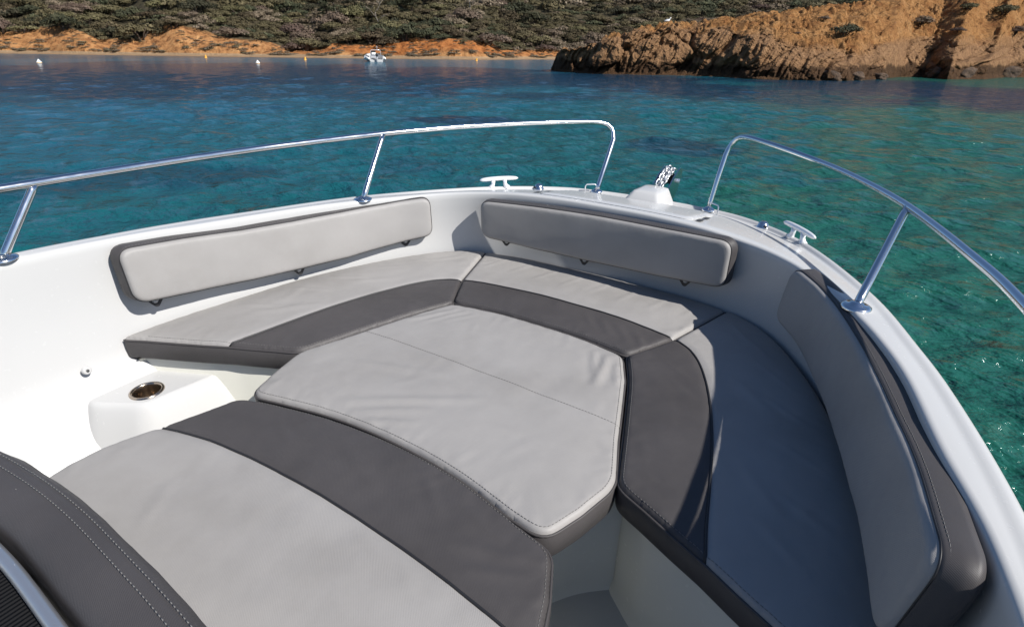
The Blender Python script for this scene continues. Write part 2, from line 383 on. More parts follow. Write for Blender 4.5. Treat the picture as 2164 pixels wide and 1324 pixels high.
# ------------------------------------------------------------------ seat bases, podium, cup holder
SEAM = catmull([(.475, 1.80), (.55, 1.743), (.617, 1.64), (.679, 1.49), (.735, 1.304), (.776, 1.118), (.80, 1.0), (.822, .913)], 5)
INN = [(.372, 1.604), (.435, 1.464), (.49, 1.303), (.53, 1.18), (.568, 1.06)]
INN = catmull(INN, 5)
AFTC = [(.588, 1.022), (.66, .985), (.74, .948), (.822, .913), (.90, .873), (.974, .838), (1.10, .780), (1.172, .742)]
bk = [(x, y) for x, y in BC if x > .575 and y > .76]; bk = np.array(bk); bk = bk[np.argsort(bk[:, 1])] - np.array([.006, .004])
WALLB = resample(bk, .03)
JO, JM, JI = (.579, 2.13), (.477, 1.80), (.374, 1.606)
def prism(poly, z0, z1, name, m, parent, bev=.015):
    poly = resample(poly, .02, True)
    if area(poly) < 0: poly = poly[::-1]
    n = normals2(poly); rows_ = [np.column_stack([poly+n*o, np.full(len(poly), z)]) for o, z in ((.02, z0-.01), (.008, z0+.012), (0, z0+.04), (0, z1-bev), (-bev*.3, z1-bev*.3), (-bev, z1))]
    V, F = loft(rows_, True); V = list(V); k = 5*len(poly); F.append(tuple(k+i for i in range(len(poly))))
    return part(name, V, F, m, parent, smooth=True)
def shrink(poly, d):
    poly = resample(poly, .02, True)
    if area(poly) < 0: poly = poly[::-1]
    return poly-normals2(poly)*d
side_poly = np.vstack([[JI], INN[1:], AFTC[1:-1], [(1.172, .742)], WALLB, [JO], [JM]])
front_poly = np.vstack([[(-JI[0]+.008, JI[1])], catmull([(-.366, 1.612), (-.18, 1.637), (0, 1.641), (.18, 1.637), (.366, 1.612)], 6), [(JM[0]-.008, JM[1]+.002)], [(JO[0]-.008, JO[1]+.002)],
                        catmull([(.55, 2.138), (.39, 2.168), (.2, 2.18), (0, 2.184), (-.2, 2.18), (-.39, 2.168), (-.55, 2.138)], 4), [(-JO[0]+.008, JO[1]+.002)], [(-JM[0]+.008, JM[1]+.002)]])
for sx in (-1, 1):
    prism(shrink(side_poly, .022)*np.array([sx, 1]), -1.455, -1.088, 'seat_base', M['base'], BOAT)
prism(shrink(front_poly, .022), -1.455, -1.088, 'seat_base', M['base'], BOAT)
# podium that carries the cup holder, on the port liner
pod = [(-1.20, .555), (-1.10, .562), (-1.075, .575), (-.965, .640), (-.945, .665), (-.925, .80), (-.905, .93), (-1.0, 1.0), (-1.20, .95)]
def pod_rows(poly, zs):
    poly = resample(rounded(poly, .05, 7), .015, True)
    if area(poly) < 0: poly = poly[::-1]
    n = normals2(poly); return [np.column_stack([poly+n*o, np.full(len(poly), z)]) for o, z in zs], poly
pr, pp = pod_rows(pod, ((.13, -1.455), (.10, -1.41), (.065, -1.32), (.04, -1.25), (.022, -1.205), (.010, -1.178), (.003, -1.165), (-.003, -1.158), (-.010, -1.1535), (-.018, -1.1522)))
V, F = loft(pr, True); V = [tuple(p) for p in V]; F = list(F)
top_ = np.array(pr[-1])[:, :2]; CUPC = np.array([-1.022, .702])
hole = CUPC+.044*np.array([(math.cos(a), math.sin(a)) for a in np.linspace(0, 2*math.pi, 40, endpoint=False)])
v, f = cdt(top_, hole, .02); keep = [t for t in f if np.linalg.norm(v[list(t)].mean(0)-CUPC) > .0445]
g = Geo().add(V, F); g.add(np.column_stack([v, np.full(len(v), -1.152)]), keep); part('side_podium', g.V, g.F, M['gel'], BOAT)
V, F = lathe([(.055, -1.152), (.054, -1.148), (.050, -1.1462), (.0455, -1.1475), (.0435, -1.152), (.042, -1.17), (.040, -1.235), (.036, -1.242), (0, -1.242)], (*CUPC, 0), 48); part('cup_holder', V, F, M['cupsteel'], BOAT)
# small plastic button on the liner wall
V, F = lathe([(0, .012), (.004, .012), (.0045, .0135), (.011, .013), (.0135, .010), (.0145, 0)], (-1.168, .602, -1.063), 20, (1, .05, .15)); btn = part('snap_button', V, F, M['gel'], BOAT)
V, F = lathe([(0, .0165), (.0045, .0162), (.0052, .012)], (-1.168, .602, -1.063), 12, (1, .05, .15)); part('snap_stud', V, F, M['slot'], btn)

# ------------------------------------------------------------------ cushions
def wob(p, k): return noise.noise(Vector((p[0]*k, p[1]*k, 3.1)))
def stitch(path, r=.0008, dash=.0065, gap=.0035):
    g = Geo(); P = resample(path, dash+gap)
    for i in range(len(P)-1):
        t = P[i+1]-P[i]; q = P[i]+t*dash/(dash+gap)
        g.add(*tube([P[i], q], r, 4))
    return g
def zfun(outl, seams, zt, r, puff, folds, seed):
    def z(Q):
        d = dist_poly(Q, outl)
        z = zt-r+r*np.sqrt(np.clip(1-(1-np.minimum(d, r)/r)**2, 0, 1))+puff*(1-np.exp(-d/.09))
        for s in seams: z = z-.005*np.exp(-(dist_poly(Q, s, False)/.010)**2)
        for (x0, y0, x1, y1, w, a) in folds:
            A, B = np.array([x0, y0]), np.array([x1, y1]); ab = B-A; t = ((Q-A)@ab)/(ab@ab)
            dd = np.linalg.norm(Q-A-np.clip(t, 0, 1)[:, None]*ab, axis=1); env = np.clip(1-(2*np.clip(t, 0, 1)-1)**2, 0, 1)**.6
            z = z+a*(np.exp(-(dd/w)**2)-.55*np.exp(-(dd/(2.1*w))**2))*env
        nz = np.array([noise.noise(Vector((p[0]*6, p[1]*6, seed)))*.0022+noise.noise(Vector((p[0]*19, p[1]*11, seed+5)))*.0009 for p in Q])
        edge = np.exp(-(np.maximum(d-.02, 0)/.05))
        pk = np.array([noise.noise(Vector((p[0]*34, p[1]*34, seed+9)))*.0017 for p in Q])
        return z+nz*np.clip(d/.03, 0, 1)+pk*edge*np.clip(d/.015, 0, 1)
    return z
def cushion(label, outl, panels, seams, stitches=(), zt=-1.0, th=.092, r=.016, puff=.006, folds=(), seed=1., step=.0125, name='seat_cushion', group=None, pipe_edge=True):
    outl = resample(outl, .012, True)
    if area(outl) < 0: outl = outl[::-1]
    n = normals2(outl); rng = np.random.default_rng(int(seed*10)+50); folds = [f_[:5]+(f_[5]*1.15,) for f_ in folds]
    k = 0
    while k < len(outl):                   # puckers pulled in from the edge seam
        a = outl[k]-n[k]*.012; ln = rng.uniform(.03, .11); dr = -n[k]+rng.normal(size=2)*.5; dr /= np.linalg.norm(dr); e_ = a+dr*ln
        folds.append((a[0], a[1], e_[0], e_[1], rng.uniform(.006, .013), rng.uniform(.0006, .0026))); k += int(rng.integers(3, 11))
    for _ in range(10):                    # sit marks
        c_ = outl.mean(0)+rng.uniform(-.5, .5, 2)*(outl.max(0)-outl.min(0))*.8; a_ = rng.uniform(0, 3.14); ln = rng.uniform(.06, .18); e_ = c_+ln*np.array([math.cos(a_), math.sin(a_)])
        folds.append((c_[0], c_[1], e_[0], e_[1], rng.uniform(.012, .028), rng.uniform(.001, .003)))
    zf = zfun(outl, seams, zt, r, puff, folds, seed)
    c = outl.mean(0); T = thing(name, (c[0], c[1], zt-th), label, 'cushion', group)
    ex = np.vstack([outl-n*d for d in (.0022, .005, .009, .014, .021)])
    for pn, poly, m, lb in panels:
        poly = resample(poly, .012, True)
        if area(poly) < 0: poly = poly[::-1]
        v, f = cdt(poly, ex, step); part(pn, np.column_stack([v, zf(v)]), f, M[m], T, label=lb)
    zs = [(0, zt-r), (.0035, zt-r-.006), (.005, zt-th*.5), (.003, zt-th+.010), (-.004, zt-th+.002), (-.02, zt-th)]
    rws = [np.column_stack([outl+n*o, np.full(len(outl), z)]) for o, z in zs]
    V, F = loft(rws, True); F.append(tuple(5*len(outl)+i for i in range(len(outl)-1, -1, -1)))
    part('side_band', V, F, M['dark'], T, label='charcoal side band of the cushion')
    if pipe_edge:
        V, F = tube(np.column_stack([outl+n*.0015, np.full(len(outl), zt-r+.0005)]), .0036, 6, True); part('edge_piping', V, F, M['dark'], T)
    for s in seams:
        q = resample(s, .015); V, F = tube(np.column_stack([q, zf(q)+.0015]), .0034, 8); part('seam_piping', V, F, M['pipe'], T)
    for s in stitches:
        q = resample(s, .008); g = stitch(np.column_stack([q, zf(q)+.0008])); part('stitching', g.V, g.F, M['thread'], T)
    return T, zf
def inset_path(poly, d, i0=None, i1=None):
    poly = resample(poly, .012, True)
    if area(poly) < 0: poly = poly[::-1]
    return poly-normals2(poly)*d
def near(path, pts, tol):                  # keep the run of a path that lies by the given polyline
    d = dist_poly(path, np.asarray(pts, float), False); k = np.where(d < tol)[0]
    if not len(k): return path[:2]
    j = np.where(np.diff(k) > 1)[0]
    if len(j): k = np.r_[k[j[0]+1:], k[:j[0]+1]]
    return path[k]
mirror = lambda P, sx: np.asarray(P, float)*np.array([sx, 1])
inner_side = np.vstack([[JI], INN[1:], AFTC[1:-3]])
for sx, lab in ((-1, 'sunlit wedge seat cushion of light grey and charcoal beside the cup holder'), (1, 'long side seat cushion of light grey and charcoal lying mostly in shadow')):
    outl = rounded(mirror(side_poly, sx), .0)
    oc = np.vstack([[JI], INN[1:-1], rounded([INN[-2], (.582, 1.018), AFTC[1]], [0, .06, 0], 7)[1:-1], AFTC[1:], WALLB[1:], [JO], [JM]])
    dk = np.vstack([[JM], SEAM[1:-1], [AFTC[3]], AFTC[2:0:-1], rounded([AFTC[1], (.582, 1.018), INN[-2]], [0, .06, 0], 7)[1:-1], INN[-2:0:-1], [JI]])
    lt = np.vstack([[JM], SEAM[1:-1], AFTC[3:], WALLB[1:], [JO]])
    edge = np.vstack([INN[1:-1], rounded([INN[-2], (.582, 1.018), AFTC[1]], [0, .06, 0], 7)[1:-1], AFTC[1:-1]])
    ip = inset_path(oc, .010); stp = near(ip, edge, .0135)
    folds = [(.62, 2.03, .72, 1.88, .012, .004), (.66, 1.98, .80, 1.82, .012, .003), (.74, 1.80, .90, 1.66, .010, .0028), (.80, 1.60, .96, 1.50, .010, .0028), (.86, 1.40, 1.02, 1.33, .010, .0026), (.70, 1.66, .86, 1.50, .02, .003), (.78, 1.30, .95, 1.10, .02, .003), (.9, 1.2, 1.05, 1.12, .012, .003), (.5, 1.62, .62, 1.55, .011, .0026), (.52, 1.55, .64, 1.46, .011, .002)]
    cushion(lab, mirror(oc, sx), [('light_panel', mirror(lt, sx), 'light', None), ('dark_panel', mirror(dk, sx), 'dark', 'charcoal stripe along the inner edge')], [mirror(SEAM, sx)], [mirror(stp, sx)], folds=[(a*sx, b_, c*sx, d, w, h) for a, b_, c, d, w, h in folds], seed=2.+sx)
# bow cushion
fj = np.array([(-JM[0]+.008, JM[1]+.002), (JM[0]-.008, JM[1]+.002)])
FSEAM = catmull([fj[0], (-.33, 1.826), (-.15, 1.845), (0, 1.849), (.15, 1.845), (.33, 1.826), fj[1]], 6)
fin = catmull([(-.366, 1.612), (-.18, 1.637), (0, 1.641), (.18, 1.637), (.366, 1.612)], 6)
fbk = front_poly[[i for i in range(len(front_poly)) if front_poly[i, 1] > 2.0]]
fo = np.vstack([rounded([fj[0], (-.374, 1.608), fin[3]], [0, .03, 0], 5)[1:-1], fin[3:-3], rounded([fin[-4], (.374, 1.608), fj[1]], [0, .03, 0], 5)[1:-1], [fj[1]], fbk, [fj[0]]])
fd = np.vstack([rounded([fj[0], (-.374, 1.608), fin[3]], [0, .03, 0], 5)[1:-1], fin[3:-3], rounded([fin[-4], (.374, 1.608), fj[1]], [0, .03, 0], 5)[1:-1], FSEAM[::-1]])
fl2 = np.vstack([FSEAM, fbk])
folds = [(x, 2.12, x-.05, 1.96, .011, .0028) for x in np.arange(-.42, .5, .13)]+[(.12+.07*i, 1.80-.01*i, .20+.07*i, 1.70-.008*i, .012, .0034) for i in range(4)]+[(-.3, 1.80, -.2, 1.70, .012, .002)]
cushion('curved bow seat cushion of light grey and charcoal below the bow backrest', fo, [('light_panel', fl2, 'light', None), ('dark_panel', fd, 'dark', 'charcoal stripe along the inner edge')], [FSEAM], [near(inset_path(fo, .010), np.vstack([fin]), .016)], folds=folds, seed=7.)
# centre infill cushion
ch = np.vstack([catmull([(-.352, 1.592), (-.18, 1.622), (0, 1.627), (.18, 1.622), (.352, 1.592)], 5)[1:-1], rounded([(.30, 1.602), (.362, 1.592), (.42, 1.464)], [0, .03, 0], 5)[1:-1],
                [(.421, 1.464), (.475, 1.303), (.515, 1.18)], rounded([(.545, 1.10), (.577, 1.015), (.545, .89)], [0, .05, 0], 6), rounded([(.545, .89), (.505, .782), (.40, .797)], [0, .045, 0], 6)[1:-1],
                catmull([(.40, .797), (.25, .829), (.12, .844), (0, .848), (-.12, .844), (-.25, .829), (-.40, .797)], 4),
                rounded([(-.40, .797), (-.505, .77), (-.545, .89)], [0, .045, 0], 6)[1:-1], rounded([(-.545, .89), (-.577, 1.015), (-.545, 1.10)], [0, .05, 0], 6), [(-.515, 1.18), (-.475, 1.303), (-.421, 1.464)], rounded([(-.42, 1.464), (-.362, 1.592), (-.30, 1.602)], [0, .03, 0], 5)[1:-1]])
cfold = [(-.30, 1.56, -.42, 1.38, .014, .005), (-.26, 1.57, -.36, 1.40, .012, .004), (-.22, 1.56, -.30, 1.44, .010, .003), (.32, 1.56, .36, 1.36, .016, .007), (.27, 1.56, .33, 1.42, .012, .005), (.36, 1.53, .42, 1.40, .01, .004),
         (-.25, .88, .12, 1.12, .018, .004), (-.18, .87, .02, 1.0, .016, .0035), (-.4, 1.05, -.05, 1.16, .02, .003), (-.3, 1.2, .05, 1.24, .022, .0025), (-.12, .86, .03, .93, .013, .003), (.1, 1.3, .3, 1.25, .02, .0015)]
cfold = [c[:5]+(c[5]*1.5,) for c in cfold]
cushion('wide light grey centre cushion filling the space between the bow seats', ch, [('light_panel', ch, 'light', None)], [], [inset_path(ch, .012)[5:-5], np.array([(-.50, 1.236), (-.2, 1.236), (.2, 1.233), (.505, 1.230)])], folds=cfold, seed=11., puff=.008, name='centre_cushion')
prism(rounded([(-.60, 1.10), (-.50, 1.02), (-.40, .88), (-.25, .90), (0, .91), (.25, .90), (.40, .88), (.50, 1.02), (.60, 1.10), (.5, 1.5), (-.5, 1.5)], [0, .05, .05, 0, 0, 0, .05, .05, 0, 0, 0]), -1.455, -1.090, 'infill_base', M['base'], BOAT)
# console seat cushion
AF = catmull([(-.49, .756), (-.34, .795), (-.21, .822), (-.04, .838), (.124, .838), (.254, .826), (.367, .802), (.462, .778)], 4)
ASEAM = catmull([(-.578, .540), (-.386, .575), (-.194, .593), (.007, .599), (.198, .591), (.339, .581), (.468, .567), (.621, .548)], 4)
rt = np.vstack([rounded([(.462, .778), (.535, .765), (.585, .66)], [0, .055, 0], 7)[1:], [(.605, .60), (.621, .548)]])
rt2 = np.array([(.632, .47), (.635, .38), (.63, .25), (.60, .05)])
lf2 = np.array([(-.58, .05), (-.605, .22), (-.625, .33), (-.622, .41), (-.605, .47)])
lf = np.vstack([[(-.578, .540), (-.555, .61)], rounded([(-.545, .64), (-.515, .745), (-.44, .77)], [0, .04, 0], 6)[:-1]])
ao = np.vstack([AF[1:], rt, rt2, lf2, lf]); ad = np.vstack([AF[1:], rt, ASEAM[::-1][1:-1], lf]); al = np.vstack([ASEAM, rt2, lf2])
afold = [(.50, .70, .35, .66, .016, .005), (.53, .67, .40, .61, .014, .004), (-.1, .76, .12, .68, .02, .0035), (.15, .80, .3, .68, .014, .003), (-.35, .74, -.2, .68, .014, .003), (.3, .75, .45, .72, .01, .003)]
cushion('broad light grey and charcoal console seat cushion with a rounded front', ao, [('light_panel', al, 'light', None), ('dark_panel', ad, 'dark', 'charcoal stripe across the front')], [ASEAM], [near(inset_path(ao, .010), np.vstack([AF[1:], rt]), .0135)], folds=afold, seed=15., puff=.016, zt=-1.004, name='console_seat_cushion')
prism(shrink(ao, .03), -1.455, -1.094, 'console_seat_base', M['base'], BOAT)

# ------------------------------------------------------------------ backrests
def backrest(label, guide, zb, zt, thick=.068, tilt=.022, loops=(), corner=.05, seed=1., name='backrest', ends=(1., .0)):
    G = resample(catmull(guide, 8), .006); s = np.r_[0, np.cumsum(np.linalg.norm(np.diff(G, axis=0), axis=1))]; L = s[-1]
    T2 = np.gradient(G, axis=0); nn = np.stack([-T2[:, 1], T2[:, 0]], 1); nn /= np.linalg.norm(nn, axis=1)[:, None]
    ctr = np.array([0, 1.2]); sg = np.sign(((ctr-G)*nn).sum(1))[:, None]; nn = nn*sg
    zk = np.linspace(0, 1, len(zb))
    def P(Q, o):                           # Q: (s, h 0..HN) -> 3-D
        ss = np.clip(Q[:, 0], 0, L); gx = np.stack([np.interp(ss, s, G[:, k]) for k in (0, 1)], 1); ex = (Q[:, 0]-ss)
        tx = np.stack([np.interp(ss, s, T2[:, k]) for k in (0, 1)], 1); tx /= np.linalg.norm(tx, axis=1)[:, None]
        n2 = np.stack([np.interp(ss, s, nn[:, k]) for k in (0, 1)], 1); n2 /= np.linalg.norm(n2, axis=1)[:, None]
        b0, t0 = np.interp(ss/L, zk, zb), np.interp(ss/L, zk, zt); w = Q[:, 1]/HN
        xy = gx+tx*ex[:, None]+n2*(o-tilt*(w-.5))[:, None]
        return np.column_stack([xy, b0+(t0-b0)*w])
    HN = float(np.mean(np.array(zt)-np.array(zb)))
    poly = resample(rounded([(0, 0), (L, 0), (L, HN), (0, HN)], corner, 10), .009, True)
    n2 = normals2(poly); m0 = P(np.array([[L/2, 0.]]), np.zeros(1))[0]
    T = thing(name, tuple(m0), label, 'backrest', None)
    r = .014; fp = poly-n2*.003
    v, f = cdt(fp, np.vstack([fp-n2*d for d in (.002, .005, .009, .014, .022)]), .016)
    d = dist_poly(v, fp); o = -r+r*np.sqrt(np.clip(1-(1-np.minimum(d, r)/r)**2, 0, 1))+.006*(1-np.exp(-d/.04))
    o = o+np.array([noise.noise(Vector((p[0]*7, p[1]*12, seed)))*.0016+noise.noise(Vector((p[0]*70, p[1]*70, seed)))*.0010*math.exp(-q/.02) for p, q in zip(v, d)])
    V = P(v, o); c = V[list(f[0])]; nrm = np.cross(c[1]-c[0], c[2]-c[0]); mid = np.array([0, 1.2, V[:, 2].mean()])
    if nrm@(mid-c[0]) < 0: f = [t[::-1] for t in f]
    part('face_panel', V, f, M['light'], T)
    lay = [(-.003, -r), (-.001, -r-.001), (.001, -r-.006), (.008, -thick*.55), (.012, -thick+.014), (.006, -thick+.003), (-.02, -thick)]
    wt = np.clip(np.maximum(n2[:, 1], 0)*.12+np.maximum(-n2[:, 0], 0)*ends[0]*.6+np.maximum(n2[:, 0], 0)*ends[1], 0, 1)[:, None]
    rws = [P(poly+n2*(a*1.5*wt if a > 0 else a-.004*(1-wt)*(b_ < -.03)), np.full(len(poly), b_)) for a, b_ in lay]; V, F = loft(rws, True)
    F.append(tuple(6*len(poly)+i for i in range(len(poly)))); part('side_band', V, F, M['dark'], T, label='charcoal band round the edge of the backrest')
    V, F = tube(P(poly-n2*.002, np.full(len(poly), -r+.0005)), .0016, 6, True); part('edge_piping', V, F, M['pipe'], T)
    g = stitch(P(poly+n2*.001, np.full(len(poly), -r-.010))); part('stitching', g.V, g.F, M['thread'], T)
    for q in loops:                        # black strap loops under the lower edge, each on its stud
        sc = L*q; O = [(-.024, .004), (.024, .004), (.024, -.012), (.006, -.036), (-.006, -.036), (-.024, -.012)]
        ou = rounded(O, .006, 4); k = len(ou); a0 = np.arctan2(ou[:, 1]+.012, ou[:, 0]); inn = np.column_stack([.0115*np.cos(a0), -.012+.0115*np.sin(a0)])
        def place(z2, off): return P(np.column_stack([z2[:, 0]+sc, z2[:, 1]]), np.full(len(z2), off))
        V, F = loft([place(ou, -.046), place(ou, -.050), place(inn, -.050), place(inn, -.046), place(ou, -.046)], True); lp = part('strap_loop', V, F, M['black'], T, smooth=False)
        cc = place(np.array([[0, -.012]]), -.052)[0]; nv = place(np.array([[0, -.012]]), -.04)[0]-cc
        V, F = lathe([(0, .010), (.006, .0095), (.0085, .006), (.0085, 0)], cc, 14, nv); part('stud', V, F, M['gel'], lp)
SG = [(1.112, .788), (1.086, 1.05), (1.05, 1.25), (1.005, 1.45), (.94, 1.66), (.862, 1.84), (.765, 1.972)]
zbs = [-.878, -.905, -.927, -.940, -.944, -.930, -.908]; zts = [-.682, -.700, -.722, -.734, -.738, -.736, -.724]
backrest('long light grey side backrest in full sun on the white liner wall', [(-x, y) for x, y in SG], zbs, zts, loops=(.06, .50, .90), seed=3.)
backrest('long curved side backrest in shade beside the dark shaded seat', SG, zbs, [z+.014 for z in zts], loops=(.06, .50, .90), seed=5., corner=.055)
backrest('straight light grey bow backrest facing aft below the foredeck', [(-.562, 2.070), (-.3, 2.094), (0, 2.103), (.3, 2.094), (.562, 2.070)], [-.905, -.92, -.922, -.915, -.893], [-.728, -.716, -.708, -.706, -.700], thick=.060, tilt=-.008, loops=(.10, .45, .85), seed=9., corner=.05, ends=(.4, .6))

# ------------------------------------------------------------------ console: its backrest, grab tube and ribbed top
T = thing('padded_bolster', (0, .17, -1.0), 'charcoal console seat backrest with two rows of pale stitching', 'backrest')
cb = catmull([(-.56, .13), (-.42, .185), (-.25, .208), (-.08, .214), (.1, .206), (.25, .196), (.42, .176), (.56, .12)], 8)
cn = normals2(cb, False); cn = cn*np.sign(cn[:, 1])[:, None]
prof = [(.045, -1.0), (.030, -.90), (.016, -.80), (.006, -.752), (-.004, -.738), (-.02, -.731), (-.045, -.728), (-.075, -.732), (-.092, -.742), (-.098, -.76), (-.10, -.80), (-.10, -1.0)]
rws = []
for o, z in prof:
    w = np.array([noise.noise(Vector((p[0]*14, o*60, 2.2)))*.0022 for p in cb]); rws.append(np.column_stack([cb+cn*(o+w)[:, None], np.full(len(cb), z)+w]))
V, F = loft(rws); n_ = len(cb); F.append(tuple(i*n_ for i in range(len(prof)))); F.append(tuple(i*n_+n_-1 for i in range(len(prof)-1, -1, -1)))
part('padded_body', V, F, M['dark'], T)
for o, z in ((-.010, -.7330), (-.030, -.7275)):
    g = stitch(np.column_stack([cb+cn*o, np.full(len(cb), z+.0005)]), .0009, .006, .0035); part('stitching', g.V, g.F, M['thread'], T)
con = Geo(); pl = np.vstack([cb+cn*-.112, [(.46, -.62), (-.46, -.62)]])
if area(pl) < 0: pl = pl[::-1]
pl = resample(pl, .02, True); nn2 = normals2(pl)
V, F = loft([np.column_stack([pl-nn2*o, np.full(len(pl), z)]) for o, z in ((0, -1.455), (0, -.80), (.006, -.785))], True); F.append(tuple(2*len(pl)+i for i in range(len(pl))))
console = part('console', V, F, M['gel'], BOAT)
pm = pl-nn2*.006; zz = -.782
V, F = loft([np.column_stack([pm-nn2*o, np.full(len(pl), z)]) for o, z in ((0, -.784), (0, -.774), (.004, -.770))], True); F.append(tuple(2*len(pl)+i for i in range(len(pl))))
part('console_mat', V, F, M['ribbed'], console, smooth=False)
tb = np.column_stack([cb+cn*-.118, np.full(len(cb), -.752)])
tb = np.vstack([[tb[0]+(0, 0, -.05)], tb[2:-2], [tb[-1]+(0, 0, -.05)]])
M['alu'] = mat('satin_aluminium', (.62, .63, .64), .38, .85)[0]
V, F = tube(tb, .0105, 12); part('grab_tube', V, F, M['alu'], console)

# anchor chain lying over the roller
ct = thing('anchor_chain', (.03, 2.85, -.80), 'galvanised anchor chain heaped over the bow roller', 'chain')
M['galv'] = mat('galvanised_steel', (.62, .63, .65), .35, .8)[0]
cpath = resample(catmull([(.012, 2.835, -.80), (.02, 2.86, -.755), (.03, 2.92, -.705), (.032, 2.985, -.688), (.03, 3.03, -.712), (.03, 3.05, -.78), (.03, 3.05, -1.2)], 8), .021)
def chain_link(c, t, roll):
    t = t/np.linalg.norm(t); a = np.cross(t, [1, 0, 0.]); a /= np.linalg.norm(a); b_ = np.cross(t, a); a2 = a*math.cos(roll)+b_*math.sin(roll)
    th = np.linspace(0, 2*math.pi, 14, endpoint=False)
    pts = [c+t*(.009*np.sign(math.cos(q))*(abs(math.cos(q)) > .3)+.008*math.cos(q))+a2*.0105*math.sin(q) for q in th]
    return tube(pts, .0042, 6, True)
for rep, (dx, dz) in enumerate(((0, 0), (-.012, .016), (.014, .010))):
    for i in range(len(cpath)-1):
        if rep and not (2 < i < 11): continue
        V, F = chain_link(cpath[i]+(dx+random.uniform(-.003, .003), 0, dz+random.uniform(-.003, .003)), cpath[i+1]-cpath[i], (i % 2)*1.57+.5+rep*.4); part('chain_link', V, F, M['galv'], ct)
#ENV
# ------------------------------------------------------------------ water
CW = np.array([CX, 0.])
def polar(th, r): return np.stack([CW[0]-np.sin(th)*r, CW[1]+np.cos(th)*r], -1)
a0, a1 = azim(2164+700), azim(-700)
ths = np.concatenate([np.linspace(a0, a1, 560), np.linspace(a1, a0+2*math.pi, 90)[1:-1]])
rs_ = np.concatenate([[.0, .8], np.geomspace(1.6, 230, 560), np.geomspace(250, 3000, 24)])
TH, RR = np.meshgrid(ths, rs_); XY = polar(TH, RR); Zw = np.zeros_like(RR)
DR = np.gradient(rs_)[:, None]*np.ones_like(TH)
for k in range(90):
    lam = math.exp(RNG.uniform(math.log(.13), math.log(1.7))); ang = RNG.normal(2.2, .75); kx, ky = math.cos(ang)*2*math.pi/lam, math.sin(ang)*2*math.pi/lam
    amp = .0042*lam
    fade = np.clip((lam/DR-2.2)/2.5, 0, 1)
    Zw += amp*np.sin(XY[..., 0]*kx+XY[..., 1]*ky+RNG.uniform(0, 6.28))*fade
gust = np.array([[noise.noise(Vector((x*.05, y*.13, 1.))) for x, y in r] for r in XY[:, ::8]])
gust = np.repeat(gust, 8, 1)[:, :XY.shape[1]]
Zw *= np.clip(.95+.5*gust, .4, 1.6); Zw[RR > 260] = 0
nr, nt_ = RR.shape
V = np.column_stack([XY.reshape(-1, 2), Zw.ravel()]); idx = np.arange(nr*nt_).reshape(nr, nt_); jx = np.roll(idx, -1, 1)
F = np.stack([idx[:-1], jx[:-1], jx[1:], idx[1:]], -1).reshape(-1, 4)[:, ::-1]
me = bpy.data.meshes.new('water'); me.vertices.add(len(V)); me.vertices.foreach_set('co', V.ravel())
me.loops.add(F.size); me.loops.foreach_set('vertex_index', F.ravel().astype(np.int32)); me.polygons.add(len(F))
me.polygons.foreach_set('loop_start', np.arange(0, F.size, 4, dtype=np.int32)); me.update(calc_edges=True); me.polygons.foreach_set('use_smooth', [True]*len(F))
# seagrass beds over pale sand; those by the headland also paint its dark reflection
beds = [(300, 172, 900, 42, 1.), (-200, 185, 700, 45, 1.), (820, 165, 520, 26, .95), (1250, 178, 330, 26, .9), (1560, 200, 260, 22, .6), (960, 254, 130, 9, .9), (560, 196, 300, 16, .7), (1450, 312, 110, 20, .7), (330, 372, 330, 26, .55), (60, 395, 260, 40, .5), (1950, 212, 420, 46, .9), (2300, 240, 420, 50, 1.), (880, 350, 120, 18, .3), (1180, 205, 160, 10, .7), (120, 120, 900, 4, .5)]
def pix(V3):
    d = (np.column_stack([V3[:, :2], V3[:, 2]])-np.array([CX, 0, CAMZ])) @ TR3
    z = d@CF; z = np.where(z > .01, z, np.nan); return W0/2+FPX*(d@CR)/z, H0/2-FPX*(d@CU)/z
bedw = []                                  # bed centres and half-sizes on the ground
for u, v, hu, hv, a in beds:
    c, l, r_, n_, f_ = ground(u, v)[:2], ground(u-hu, v)[:2], ground(u+hu, v)[:2], ground(u, v+hv)[:2], ground(u, max(v-hv, 112+.012*u))[:2]
    ax = (r_-l)/2; hw = np.linalg.norm(ax); ax /= hw; ay = np.array([-ax[1], ax[0]]); cc = (n_+f_)/2+(c-(l+r_)/2)*0
    bedw.append((cc, ax, ay, hw, max(.5, abs((f_-n_)@ay)/2), a))
P2 = V[:, :2]; seag_refl = np.zeros(len(V)); near_ = np.linalg.norm(P2-CW, axis=1) < 260
nz1 = np.zeros(len(V)); nz2 = np.zeros(len(V)); ii = np.where(near_)[0]
for i in ii:
    x, y = P2[i]; k = 1.6/(1+.05*math.hypot(x-CX, y))
    nz1[i] = noise.noise(Vector((x*.16, y*.16, .3)))+.5*noise.noise(Vector((x*.5, y*.5, 4.3)))+.3*noise.noise(Vector((x*1.4, y*1.4, 8.)))
for c, ax, ay, hw, hh, a in bedw:
    q = P2-c; e = np.sqrt((q@ax/hw)**2+(q@ay/hh)**2)+.42*nz1
    seag_refl = np.maximum(seag_refl, a*np.clip((1.12-e)/.3, 0, 1))
seag_refl = np.clip(seag_refl+.22*np.clip(nz1-.35, 0, 1), 0, 1)
at = me.attributes.new('seagrass', 'FLOAT', 'POINT'); at.data.foreach_set('value', seag_refl.astype(np.float32))
m, nt, lk, b = mat('sea_water', (.01, .12, .13), .10, spec=.22)
b.inputs['IOR'].default_value = 1.33
an = N(nt, 'ShaderNodeAttribute'); an.attribute_name = 'seagrass'
geo = N(nt, 'ShaderNodeNewGeometry'); sp = N(nt, 'ShaderNodeSeparateXYZ'); lk.new(geo.outputs['Position'], sp.inputs[0])
